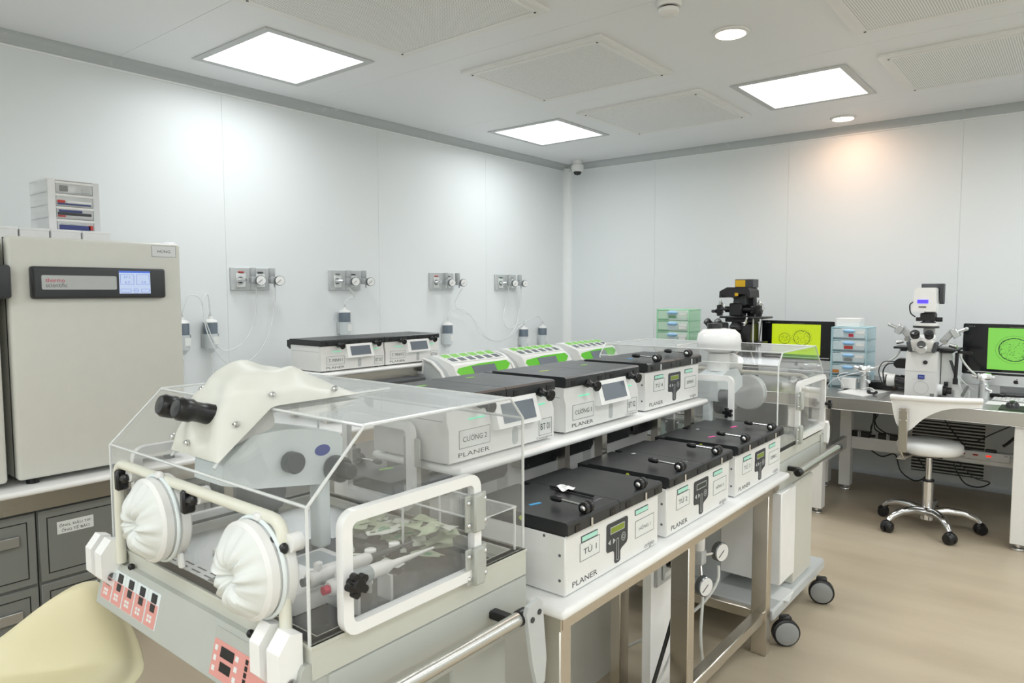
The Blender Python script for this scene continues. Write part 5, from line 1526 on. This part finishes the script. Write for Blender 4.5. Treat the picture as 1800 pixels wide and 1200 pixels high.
drawers((-2.475, 5.02, 1.005), 0.275, 0.20, 0.255, 3, 'mintframe', 'mintdrawer', 'mint green three-drawer tower left of the black microscope', contents=(('card', 0.2, 0.4), ('card', 0.2, 0.4), ('packgreen', -0.12, 0.12)))
drawers((-2.475, 5.02, BZ), 0.275, 0.20, 0.252, 3, 'clearwhite', 'clearwhite', 'cloudy white drawer tower under the mint green one', hand='packet')

# ---------------------------------------------------------------- inverted microscopes
def manipulator(parent, x, y, z, s, m1, m2):
    """coarse/fine micromanipulator head leaning outwards; s = side"""
    c = part('manipulator', parent, m1, xf(box(-0.018, 0.018, -0.020, 0.020, -0.05, 0.05, 0.004), mv(x, y, z) @ rot('Y', s * 38)))
    parts('drive', c, m2, xf(box(-0.028, 0.028, -0.024, 0.024, 0.0, 0.038, 0.004), mv(x + s * 0.02, y - 0.01, z + 0.012) @ rot('Y', s * 60)))
    parts('thimble', c, m2, cyl((x + s * 0.045, y - 0.01, z + 0.026), (x + s * 0.088, y - 0.01, z + 0.046), 0.010, n=14), ball((x + s * 0.094, y - 0.01, z + 0.049), 0.011, 12, 8))
    parts('knob', c, m2, cyl((x - s * 0.01, y - 0.025, z - 0.03), (x - s * 0.01, y - 0.055, z - 0.036), 0.013, n=14), cyl((x + s * 0.012, y - 0.02, z - 0.052), (x + s * 0.05, y - 0.03, z - 0.060), 0.011, n=14))
    part('holder_rod', c, 'chrome', cyl((x, y, z - 0.03), (x - s * 0.075, y + 0.01, z - 0.085), 0.003, n=8))

t = thing('inverted_microscope', 'white inverted microscope with a violet display in front of the right bench', 'microscope', (-0.752, 4.95, BZ))
part('stand', t, 'white', prism([(-0.10, 0.0), (-0.10, 0.16), (-0.085, 0.275), (0.06, 0.30), (0.12, 0.30), (0.12, 0.0)], 'x', -0.088, 0.080), ang=25)
part('front_badge_ring', t, 'lightgrey', ringp(circ(0.0, 0.062, 0.040, 32), circ(0.0, 0.062, 0.0385, 32), 'y', -0.1012, -0.0995))
lg = part('logo', t, 'bluelogo', prism([(-0.017, 0.114), (0.017, 0.114), (0.017, 0.140), (-0.017, 0.140)], 'y', -0.1055, -0.0985))
part('logo_stripe', lg, 'white', box(-0.012, 0.012, -0.1062, -0.1050, 0.1262, 0.1278))
part('front_seam', t, 'lightgrey', box(-0.088, 0.080, -0.1012, -0.098, 0.1600, 0.1615))
part('focus_dial', t, 'black', lathe([(0.012, 0), (0.012, 0.012)], (0.018, -0.09, 0.215), (0, -1, 0.1), 16))
part('rating_plate', t, 'grey', box(0.048, 0.070, -0.1012, -0.0995, 0.012, 0.030))
hd = part('binocular_head', t, 'white', xf(box(-0.062, 0.062, -0.05, 0.06, -0.03, 0.055, 0.018, 3), mv(0, -0.075, 0.318) @ rot('X', 20)))
part('snout', hd, 'white', lathe([(0.030, -0.05), (0.032, 0.0), (0.026, 0.03)], (0, -0.115, 0.305), (0, -0.8, -0.4), 18))
part('front_cap', hd, 'darkgrey', lathe([(0.024, 0.0), (0.022, 0.006)], (0, -0.140, 0.325), (0, -0.8, 0.35), 18))
for s in (-1, 1):
    part('side_grip', hd, 'darkgrey', xf(box(-0.010, 0.010, -0.03, 0.03, -0.035, 0.03, 0.006), mv(s * 0.068, -0.10, 0.312) @ rot('Y', s * 14)))
    o = Vector((s * 0.036, -0.105, 0.352)); d = Vector((s * 0.02, -0.62, 0.75)).normalized()
    e = part('eyepiece', t, 'white', lathe([(0.026, -0.02), (0.026, 0.020), (0.022, 0.024)], o, d, 20))
    part('eyecup', e, 'black', lathe([(0.022, 0.022), (0.024, 0.026), (0.026, 0.054), (0.022, 0.060)], o, d, 20))
    part('lens', e, 'dome', lathe([(0.016, 0.0605), (0.0, 0.062)], o, d, 16))
part('stage', t, 'black', box(-0.165, 0.185, -0.06, 0.11, 0.288, 0.302, 0.004))
part('stage_bracket', t, 'blackm', box(-0.13, 0.15, -0.03, 0.09, 0.272, 0.290, 0.004))
part('stage_arm', t, 'black', cyl((0.17, 0.0, 0.280), (0.245, 0.0, 0.276), 0.009, n=14))
parts('stage_handle', t, 'black', cyl((0.168, 0.0, 0.275), (0.164, 0.0, 0.12), 0.010, n=14), cyl((0.164, 0.0, 0.12), (0.164, 0.0, 0.085), 0.014, n=14))
part('pillar', t, 'white', prism([(0.085, 0.0), (0.20, 0.0), (0.13, 0.27), (0.085, 0.27)], 'y', 0.03, 0.10), ang=25)
part('pillar_grip', t, 'darkgrey', prism([(0.150, 0.145), (0.166, 0.145), (0.140, 0.225), (0.124, 0.225)], 'y', 0.026, 0.032))
part('rear_column', t, 'white', box(-0.025, 0.045, 0.06, 0.10, 0.30, 0.56, 0.006))
part('condenser', t, 'dark', lathe([(0.045, 0.0), (0.045, 0.02), (0.030, 0.03), (0.030, 0.06)], (0.010, 0.0, 0.430), (0, 0, 1), 24))
part('condenser_tray', t, 'white', lathe([(0.068, 0.0), (0.070, 0.006), (0.068, 0.018)], (0.0, 0.0, 0.432), (0, 0, 1), 28))
part('condenser_ring', t, 'black', lathe([(0.070, 0.0), (0.072, 0.004), (0.070, 0.010)], (0.0, 0.0, 0.420), (0, 0, 1), 28))
part('condenser_block', t, 'blackm', box(-0.03, 0.05, -0.03, 0.05, 0.462, 0.510, 0.004))
parts('focus_screw', t, 'black', cyl((0.05, 0.0, 0.472), (0.085, 0.0, 0.472), 0.014, n=14), cyl((-0.055, 0.0, 0.472), (-0.03, 0.0, 0.472), 0.012, n=14))
lh = part('lamp_head', t, 'gloss', prism([(-0.072, 0.520), (0.052, 0.520), (0.058, 0.560), (0.052, 0.655), (0.040, 0.665), (-0.045, 0.665), (-0.062, 0.650), (-0.066, 0.575)], 'y', -0.05, 0.07), ang=25)
part('display', lh, 'lcdviolet', box(-0.044, 0.014, -0.0525, -0.0495, 0.570, 0.592))
part('slot', lh, 'black', box(-0.036, 0.004, -0.0525, -0.0495, 0.545, 0.551))
part('lamp_cooler', t, 'darkgrey', box(-0.045, 0.078, 0.07, 0.12, 0.565, 0.690, 0.003))
part('cooler_fin', t, 'dark', *[box(0.062, 0.080, 0.03 + k * 0.012, 0.037 + k * 0.012, 0.575, 0.685) for k in range(4)])
part('lamp_cable', t, 'black', tube(smooth([(-0.07, 0.0, 0.58), (-0.09, -0.01, 0.56), (-0.085, -0.01, 0.51), (-0.06, 0.0, 0.485)], 6), 0.004, 7))
cm = part('camera', t, 'white', cyl((-0.20, -0.01, 0.085), (-0.155, -0.01, 0.085), 0.040, n=22))
parts('camera_body', cm, 'black', cyl((-0.155, -0.01, 0.085), (-0.125, -0.01, 0.080), 0.036, n=22), cyl((-0.13, -0.01, 0.075), (-0.085, -0.01, 0.070), 0.048, n=22), cyl((-0.20, -0.01, 0.085), (-0.21, -0.01, 0.085), 0.034, n=22))
part('side_port', t, 'black', prism([(-0.088, 0.165), (-0.15, 0.165), (-0.165, 0.180), (-0.165, 0.205), (-0.14, 0.225), (-0.088, 0.225)], 'y', -0.03, 0.04))
parts('camera_cable', t, 'black', tube(smooth([(-0.165, 0.0, 0.19), (-0.20, -0.02, 0.185), (-0.225, -0.02, 0.14), (-0.215, -0.02, 0.06), (-0.205, -0.01, 0.075)], 6), 0.004, 7), tube(smooth([(-0.165, 0.0, 0.20), (-0.22, -0.03, 0.20), (-0.25, -0.02, 0.14), (-0.225, -0.01, 0.055), (-0.205, 0.0, 0.06)], 6), 0.003, 7))
fk = part('focus_knob', t, 'white', cyl((0.080, -0.02, 0.045), (0.105, -0.02, 0.045), 0.036, n=22))
parts('knob_grip', fk, 'black', cyl((0.105, -0.02, 0.045), (0.125, -0.02, 0.045), 0.030, n=18), cyl((0.125, -0.02, 0.045), (0.150, -0.02, 0.045), 0.020, n=18), cyl((0.105, 0.02, 0.08), (0.125, 0.02, 0.08), 0.014, n=14))
manipulator(t, -0.105, 0.0, 0.385, -1, 'plategrey', 'alu')
manipulator(t, 0.118, 0.0, 0.372, 1, 'plategrey', 'alu')

t = thing('inverted_microscope', 'black inverted microscope with a yellow warning label on its lamp', 'microscope', (-1.925, 5.0, BZ))
part('stand', t, 'black', prism([(-0.12, 0.0), (-0.12, 0.14), (-0.06, 0.20), (-0.02, 0.41), (0.11, 0.42), (0.13, 0.0)], 'x', -0.07, 0.085), ang=25)
part('rear_column', t, 'blackm', prism([(0.02, 0.40), (0.07, 0.40), (0.055, 0.62), (0.0, 0.62)], 'y', 0.07, 0.14))
part('stage', t, 'black', box(-0.135, 0.190, -0.08, 0.10, 0.452, 0.466, 0.003))
part('stage_lower', t, 'blackm', box(-0.10, 0.10, -0.06, 0.09, 0.425, 0.452, 0.004))
part('turret', t, 'dark', lathe([(0.045, 0.0), (0.05, 0.02), (0.035, 0.045), (0.03, 0.055)], (-0.03, -0.02, 0.37), (0, 0, 1), 20))
parts('stage_rod', t, 'darkgrey', cyl((0.165, -0.05, 0.45), (0.145, -0.05, 0.26), 0.004, n=8), cyl((0.13, -0.04, 0.16), (0.13, -0.04, 0.25), 0.012, n=12))
part('accessory_shelf', t, 'black', box(0.06, 0.175, -0.06, 0.05, 0.268, 0.290, 0.003))
cd = part('condenser', t, 'blackm', box(-0.075, 0.015, -0.05, 0.06, 0.468, 0.560, 0.006))
parts('condenser_dial', cd, 'black', cyl((-0.120, 0, 0.515), (-0.075, 0, 0.515), 0.022, n=16), cyl((0.015, 0, 0.515), (0.075, 0, 0.515), 0.028, n=16))
part('condenser_lens', cd, 'dark', lathe([(0.035, 0.0), (0.030, 0.03)], (-0.03, 0, 0.555), (0, 0, 1), 18))
part('arm_bracket', t, 'dark', prism([(-0.035, 0.55), (0.025, 0.55), (0.03, 0.62), (-0.06, 0.60)], 'y', -0.02, 0.08))
lh = part('lamp_arm', t, 'blackm', prism([(-0.135, 0.600), (-0.115, 0.600), (-0.110, 0.620), (-0.04, 0.600), (-0.005, 0.605), (0.0, 0.625), (0.065, 0.625), (0.080, 0.600), (0.092, 0.600), (0.088, 0.650), (0.070, 0.672), (-0.075, 0.675), (-0.115, 0.655), (-0.132, 0.645)], 'y', -0.09, 0.09), ang=25)
part('warning_label', lh, 'yellow', box(-0.018, 0.006, -0.0925, -0.0895, 0.612, 0.634))
lb = part('lamp_housing', t, 'dark', box(-0.055, 0.078, 0.0, 0.11, 0.672, 0.732, 0.003))
part('warning_label', lb, 'yellow', box(-0.050, 0.022, -0.0025, 0.0005, 0.678, 0.726))
part('lamp_cable', t, 'black', tube(smooth([(0.085, -0.02, 0.61), (0.105, -0.03, 0.58), (0.108, -0.03, 0.52), (0.09, -0.02, 0.46)], 6), 0.004, 7))
hd = part('binocular_head', t, 'blackm', xf(box(-0.075, 0.045, -0.06, 0.05, -0.045, 0.05, 0.016, 2), mv(-0.080, -0.16, 0.365) @ rot('Z', 20) @ rot('X', 25)))
parts('tube_neck', hd, 'dark', cyl((-0.09, -0.13, 0.30), (0.0, -0.08, 0.27), 0.038, n=18), cyl((0.0, -0.14, 0.315), (0.055, -0.16, 0.25), 0.036, n=18))
for s in (-1, 1):
    o = Vector((-0.105 + s * 0.036, -0.20, 0.398)); d = Vector((-0.28 + s * 0.05, -0.62, 0.62)).normalized()
    e = part('eyepiece', t, 'blackm', lathe([(0.026, -0.03), (0.026, 0.030), (0.022, 0.034)], o, d, 18))
    part('eyecup', e, 'black', lathe([(0.022, 0.032), (0.025, 0.036), (0.026, 0.058), (0.021, 0.062)], o, d, 18))
    part('lens', e, 'grey', lathe([(0.010, 0.0625), (0.0, 0.064)], o, d, 14))
for s, m1, m2 in ((-1, 'blackm', 'dark'), (1, 'blackm', 'black')):
    x = -0.165 if s < 0 else 0.125
    c = part('manipulator', t, m1, box(x - 0.016, x + 0.016, -0.02, 0.02, 0.466, 0.545, 0.003), box(x - 0.026, x + 0.022, -0.025, 0.02, 0.485, 0.515, 0.003))
    parts('thimble', c, 'chrome', lathe([(0.014, 0), (0.016, 0.006), (0.016, 0.020), (0.009, 0.026), (0.009, 0.040)], (x + 0.005, 0, 0.545), (0, 0, 1), 16))
    parts('drive', c, m2, cyl((x + 0.016 * -s, -0.01, 0.515), (x - s * 0.06, -0.01, 0.518), 0.014, n=14), cyl((x - 0.03, -0.03, 0.50), (x - 0.03, -0.055, 0.50), 0.012, n=12))
    part('wire', c, 'chrome', tube(smooth([(x + 0.02, -0.02, 0.56), (x + 0.045, -0.02, 0.54), (x + 0.035, -0.02, 0.50), (x + 0.015, -0.02, 0.47)], 5), 0.0022, 6))
parts('needle_clamp', t, 'chrome', xf(box(-0.006, 0.006, -0.006, 0.006, -0.03, 0.03), mv(0.065, -0.09, 0.43) @ rot('Y', 20)), ball((0.055, -0.09, 0.42), 0.011, 10, 6), ball((0.072, -0.09, 0.455), 0.009, 10, 6))
part('needle_tube', t, 'clearwhite', cyl((0.108, -0.06, 0.46), (0.108, -0.06, 0.25), 0.006, n=8))

# ---------------------------------------------------------------- controllers, mats and small things on the benches
def injector(loc, label, mlab):
    t = thing('microinjector', label, 'microinjector', loc, 0, 'silver microinjector controllers')
    part('pedestal', t, 'alu', lathe([(0.034, 0), (0.034, 0.006), (0.028, 0.008), (0.028, 0.095), (0.022, 0.10), (0.020, 0.13)], n=24))
    h = part('head', t, 'chrome', xf(box(-0.034, 0.034, -0.022, 0.022, 0.0, 0.045, 0.006, 2), mv(0, 0, 0.115) @ rot('Z', 12)))
    parts('dial', h, 'chrome', cyl((-0.034, 0, 0.138), (-0.058, 0, 0.142), 0.014, n=16), cyl((0.034, 0.006, 0.140), (0.052, 0.008, 0.140), 0.012, n=16), cyl((0, -0.022, 0.142), (0.004, -0.040, 0.144), 0.013, n=16))
    parts('valve', h, 'chrome', cyl((0.0, -0.01, 0.075), (0.036, -0.035, 0.060), 0.009, n=12), ball((0.038, -0.036, 0.058), 0.011, 12, 8))
    return t
injector((-1.095, 4.975, BZ + 0.006), 'silver microinjector standing on the white mat left of the white microscope', '')
injector((-0.447, 4.98, BZ), 'silver microinjector right of the white microscope', '')
one('white_mat', 'thin white mat with dark edges on the bench left of the white microscope', 'mat', 'white', prism([(-1.20, 4.76), (-1.035, 4.66), (-0.945, 4.98), (-1.15, 5.10)], 'z', BZ, BZ + 0.006))
t = thing('white_block', 'small white block with a coiled tube beside the left microinjector', 'block', (-1.185, 4.98, BZ))
part('block', t, 'white', box(-0.045, 0.045, -0.03, 0.03, 0.0065, 0.075, 0.003))
part('coil', t, 'hose', tube(smooth([(0.07, -0.02, 0.12), (0.0, -0.05, 0.10), (-0.09, -0.05, 0.06), (-0.12, -0.05, 0.0), (-0.02, -0.05, 0.01), (-0.06, -0.05, 0.09), (0.0, -0.04, 0.115)], 8), 0.003, 6))
t = thing('black_clip', 'small black clamp lying on the white mat', 'clamp', (-1.005, 4.79, BZ + 0.006))
part('base', t, 'black', box(-0.025, 0.025, -0.012, 0.012, 0, 0.012, 0.004))
part('wheel', t, 'black', ball((-0.022, 0, 0.014), 0.012, 10, 6), ball((0.02, 0.004, 0.012), 0.010, 10, 6))
part('wire', t, 'hosewhite', tube(smooth([(-0.07, 0.06, 0.02), (-0.02, 0.03, 0.035), (0.015, 0.0, 0.02)], 6), 0.003, 6))
t = thing('network_switch', 'flat black box with a yellow light behind the left microinjector', 'electronic box', (-1.0, 5.18, BZ))
part('body', t, 'black', box(-0.12, 0.15, -0.06, 0.06, 0.0, 0.042, 0.004))
part('light', t, 'yellow', box(0.05, 0.055, -0.0615, -0.059, 0.012, 0.017))
t = thing('silver_device', 'silver perforated device on the flat black box behind the left microinjector', 'device', (-1.02, 5.18, BZ + 0.042))
part('body', t, 'imacalu', box(-0.05, 0.05, -0.05, 0.05, 0, 0.045, 0.004))
part('vent_strip', t, 'black', *[box(-0.045 + k * 0.012, -0.038 + k * 0.012, -0.0512, -0.049, 0.008, 0.014) for k in range(7)])
part('top_dome', t, 'white', lathe([(0.045, 0.045), (0.040, 0.056), (0.02, 0.062)], n=20))
one('white_tube', 'white tube rising from the left microinjector to the white microscope', 'tube', 'hosewhite', tube(smooth([(-1.06, 4.97, 0.895), (-1.02, 4.96, 0.91), (-0.96, 4.95, 0.945), (-0.905, 4.945, 0.995), (-0.88, 4.95, 1.045)], 6), 0.006, 8))
one('white_tube', 'white tube sloping from the white microscope stage to the right microinjector', 'tube', 'hosewhite', tube(smooth([(-0.575, 4.97, 1.02), (-0.56, 4.97, 0.985), (-0.525, 4.97, 0.935), (-0.49, 4.975, 0.90), (-0.47, 4.98, 0.89)], 6), 0.006, 8))
one('white_tube', 'thin tube from the manipulator down to the bench right of the white microscope', 'tube', 'hose', tube(smooth([(-0.64, 5.0, 1.0), (-0.60, 5.02, 0.92), (-0.56, 5.03, 0.85), (-0.49, 5.0, 0.80)], 6), 0.003, 6))
t = thing('acrylic_stand', 'small clear stand with a grey tool right of the white microscope', 'stand', (-0.555, 4.98, BZ))
part('stand', t, 'clearwhite', box(-0.045, 0.045, -0.015, 0.015, 0.0, 0.006), box(-0.042, -0.034, -0.01, 0.01, 0.006, 0.05), box(0.034, 0.042, -0.01, 0.01, 0.006, 0.05))
part('tool', t, 'grey', xf(box(-0.008, 0.008, -0.006, 0.006, 0, 0.075, 0.003), mv(0.0, 0, 0.01) @ rot('Y', 24)))
t = thing('keyboard', 'white keyboard at the right edge of the bench', 'keyboard', (-0.255, 5.03, BZ))
part('board', t, 'imacalu', box(-0.15, 0.15, -0.06, 0.06, 0.0, 0.008, 0.002))
for r in range(5):
    for c in range(14):
        part('key', t, 'gloss', box(-0.145 + c * 0.0208, -0.128 + c * 0.0208, -0.055 + r * 0.022, -0.037 + r * 0.022, 0.008, 0.0115))
one('mouse_pad', 'black mouse pad under the mouse at the right edge', 'mouse pad', 'blackm', xf(box(-0.10, 0.14, -0.10, 0.10, 0.0, 0.004, 0.002), mv(-0.245, 4.72, BZ)))
t = thing('computer_mouse', 'black computer mouse with white markings on its pad', 'mouse', (-0.29, 4.76, BZ + 0.004))
part('shell', t, 'black', grid(lambda u, v: (0.034 * math.cos(2 * PI * u) * (1 - v) ** 0.5, 0.058 * math.sin(2 * PI * u) * (1 - v) ** 0.5, 0.034 * (v ** 0.55)), 24, 10, True), ang=80)
part('marking', t, 'card', *[xf(box(-0.0015, 0.0015, -0.012, 0.012, 0, 0.001), mv(x, -0.030, 0.0215 + z) @ rot('X', 32) @ rot('Z', a)) for x, a, z in ((-0.01, 30, 0.001), (0.008, -25, 0.001), (0.0, 10, 0.002))])
one('white_sheet', 'white sheet under the keyboard and right microinjector', 'sheet', 'white', box(-0.42, -0.09, 4.80, 4.95, BZ, BZ + 0.002))
t = thing('black_adapter', 'black power brick on the bench under the right computer', 'adapter', (-0.38, 5.16, BZ))
part('brick', t, 'black', box(-0.05, 0.03, -0.02, 0.02, 0, 0.022, 0.004))
part('cord', t, 'black', tube(smooth([(0.03, 0, 0.012), (0.12, 0.0, 0.014), (0.20, 0.02, 0.03), (0.30, 0.03, 0.06)], 6), 0.006, 7))
t = thing('cable_bundle', 'black coiled cable behind the left computer', 'cable', (-1.34, 5.22, BZ))
part('coil', t, 'black', tube(smooth([(0.0, 0, 0.01), (0.03, 0, 0.06), (0.0, 0, 0.10), (-0.03, 0, 0.06), (0.01, 0, 0.03), (0.02, 0, 0.08), (-0.01, 0, 0.09), (-0.02, 0, 0.02)], 6), 0.004, 6))
part('base', t, 'black', box(-0.06, 0.03, -0.12, 0.03, 0, 0.025, 0.004))

# ---------------------------------------------------------------- under the right bench: power bricks, strip, cables
ZB_ = 0.385
for i, x in enumerate((-1.18, -1.00)):
    t = thing('power_brick', ('black power brick on the low beam, farther left', 'black power brick on the low beam, nearer the chair')[i], 'adapter', (x, BY1 - 0.055, ZB_), group='power bricks on the low beam')
    part('brick', t, 'black', box(-0.065, 0.065, -0.025, 0.025, 0, 0.040, 0.004))
    parts('strap', t, 'lightgrey', box(-0.012, -0.004, -0.0262, 0.0262, -0.001, 0.0415), box(0.0, 0.006, -0.0262, 0.0262, -0.001, 0.0415))
    part('plug', t, 'black', box(0.065, 0.095, -0.012, 0.012, 0.006, 0.022, 0.004))
t = thing('power_strip', 'white power strip with lit red switches on the low beam', 'power strip', (-0.42, BY1 - 0.062, ZB_ - 0.055))
part('body', t, 'white', box(-0.22, 0.10, -0.032, -0.012, 0.0, 0.055, 0.004))
for i, x in enumerate((-0.15, -0.08, -0.01)):
    s = part('switch', t, 'redtag' if i < 2 else 'redlit', box(x - 0.014, x + 0.014, -0.0345, -0.031, 0.026, 0.036, 0.001))
for x, y in ((-0.14, 0.03), (0.0, 0.02)):
    part('plug', t, 'black', box(x - 0.03, x + 0.03, -0.03, -0.01, 0.055, 0.075, 0.005))
part('socket_mark', t, 'grey', box(-0.17, -0.135, -0.0325, -0.0318, 0.012, 0.015), box(-0.02, 0.0, -0.0325, -0.0318, 0.010, 0.013), box(0.07, 0.09, -0.0325, -0.0318, 0.040, 0.043))
CAB = [('black cable dropping from the bench to the left power brick', [(-1.10, 5.3, 0.675), (-1.10, 5.3, 0.52), (-1.115, 5.30, 0.43)]),
       ('black cable crossing from the bench to the second power brick', [(-1.035, 5.3, 0.675), (-1.07, 5.3, 0.56), (-1.11, 5.29, 0.47), (-1.11, 5.30, 0.42)]),
       ('black cable falling just right of the first cable pair', [(-1.06, 5.3, 0.675), (-1.085, 5.3, 0.55), (-1.09, 5.29, 0.46), (-1.05, 5.28, 0.43)]),
       ('thin black cable arcing to the second power brick', [(-1.085, 5.3, 0.675), (-1.09, 5.3, 0.50), (-1.03, 5.28, 0.44), (-0.92, 5.28, 0.41), (-0.86, 5.28, 0.40)]),
       ('black cable hanging in a wave below the low beam', [(-1.12, 5.32, 0.30), (-1.04, 5.30, 0.265), (-0.96, 5.30, 0.29), (-0.92, 5.30, 0.18), (-0.83, 5.30, 0.13), (-0.77, 5.30, 0.19), (-0.83, 5.32, 0.29)]),
       ('black cable running behind the chair seat', [(-0.72, 5.30, 0.66), (-0.68, 5.30, 0.56), (-0.60, 5.29, 0.45), (-0.56, 5.29, 0.41)]),
       ('black cable leading up from the power strip to the bench', [(-0.20, 5.30, 0.67), (-0.30, 5.29, 0.58), (-0.42, 5.29, 0.50), (-0.50, 5.29, 0.44)]),
       ('thick black cable leading up from the power strip to the bench', [(-0.19, 5.31, 0.67), (-0.25, 5.30, 0.56), (-0.33, 5.29, 0.46), (-0.36, 5.29, 0.43)]),
       ('black cable with a plug hanging below the low beam behind the chair', [(-0.60, 5.30, 0.30), (-0.55, 5.29, 0.25), (-0.50, 5.29, 0.205), (-0.42, 5.29, 0.19), (-0.48, 5.29, 0.15), (-0.56, 5.29, 0.17), (-0.62, 5.30, 0.28)])]
for i, (lab, pts) in enumerate(CAB):
    one('power_cable', lab, 'cable', 'black', tube(smooth(pts, 6), 0.009 if 'thick' in lab else 0.0042, 7), group='black cables under the right bench')
one('white_cable', 'white cable leaving the right end of the power strip', 'cable', 'hosewhite', tube(smooth([(-0.32, 5.28, 0.36), (-0.28, 5.28, 0.36), (-0.25, 5.28, 0.33), (-0.24, 5.29, 0.31)], 6), 0.005, 7))

# ================================================================== SWIVEL CHAIR
t = thing('swivel_chair', 'white swivel chair with chrome star base in front of the right bench', 'chair', (-0.672, 4.70, 0.0))
part('seat', t, 'white', lathe([(0.05, 0.455), (0.155, 0.458), (0.168, 0.468), (0.172, 0.485), (0.170, 0.505), (0.155, 0.522), (0.10, 0.532), (0.0, 0.534)], n=44), ang=60)
part('seat_plate', t, 'black', box(-0.08, 0.08, -0.08, 0.08, 0.440, 0.456, 0.006))
part('gas_lift', t, 'chrome', cyl((0, 0, 0.29), (0, 0, 0.44), 0.017, n=20))
part('column', t, 'chrome', cyl((0, 0, 0.075), (0, 0, 0.285), 0.029, n=24))
parts('column_collar', t, 'black', cyl((0, 0, 0.283), (0, 0, 0.295), 0.031, n=24), cyl((0, 0, 0.425), (0, 0, 0.442), 0.024, n=20))
part('hub', t, 'chrome', lathe([(0.03, 0.055), (0.042, 0.06), (0.042, 0.12), (0.030, 0.13)], n=24))
for i in range(5):
    a = math.radians(-129 + 72 * i)
    c, s = math.cos(a), math.sin(a)
    l = part('leg', t, 'chrome', tube([(0.02 * c, 0.02 * s, 0.100), (0.10 * c, 0.10 * s, 0.118), (0.18 * c, 0.18 * s, 0.114), (0.240 * c, 0.240 * s, 0.090), (0.264 * c, 0.264 * s, 0.066)], [0.027, 0.024, 0.022, 0.018, 0.014], 12), ang=60)
    w = part('caster', l, 'black', xf(lathe([(0.026, -0.028), (0.031, -0.020), (0.031, -0.004), (0.022, -0.003), (0.022, 0.003), (0.031, 0.004), (0.031, 0.020), (0.026, 0.028)], (0, 0, 0), (0, 1, 0), 20), mv(0.268 * c, 0.268 * s, 0.031) @ rot('Z', math.degrees(a) + 25)))
    part('caster_hood', w, 'black', xf(ball((0, 0, 0), (0.033, 0.028, 0.028), 14, 8), mv(0.268 * c, 0.268 * s, 0.042)))
# backrest shell, gently curved: deep at its left, sweeping up to the right like an arm
def back(u, v, off):
    x = -0.165 + 0.430 * u
    if u < 0.11:
        low = 0.63 + 0.15 * ((0.11 - u) / 0.11) ** 2
    elif u < 0.27:
        low = 0.63 - 0.02 * math.sin(PI * (u - 0.11) / 0.16)
    else:
        k = min(1, (u - 0.27) / 0.73)
        low = 0.63 + 0.135 * (1 - (1 - k) ** 3.2)
    top = 0.797 + 0.010 * u
    z = low + (top - low) * v
    y = -0.262 + 0.16 * (u - 0.35) ** 2 + off - 0.016 * v ** 5
    return (x, y, z)
part('backrest', t, 'gloss', grid(lambda u, v: back(u, v, 0.0), 44, 12), grid(lambda u, v: back(u, v, 0.026), 44, 12),
     grid(lambda u, v: back(u, 0.0, 0.026 * v), 44, 3), grid(lambda u, v: back(u, 1.0, 0.026 * v), 44, 3), grid(lambda u, v: back(0.0, u, 0.026 * v), 12, 3), grid(lambda u, v: back(1.0, u, 0.026 * v), 12, 3), ang=70)
part('backrest_rim', t, 'gloss', tube([back(i / 40, 1.0, 0.010) for i in range(41)], 0.016, 10), ang=80)
bk = part('back_bracket', t, 'steel', tube(fillet([(-0.105, -0.268, 0.51), (-0.100, -0.262, 0.475), (-0.09, -0.235, 0.449), (-0.05, -0.03, 0.447)], 0.03), 0.005, 4), box(-0.118, -0.072, -0.274, -0.268, 0.49, 0.742, 0.003), box(-0.125, -0.08, -0.255, -0.04, 0.446, 0.451))
for x in (-0.110, -0.080):
    for z in (0.727, 0.672):
        part('rivet', bk, 'chrome', ball((x, -0.275, z), 0.004, 10, 6))
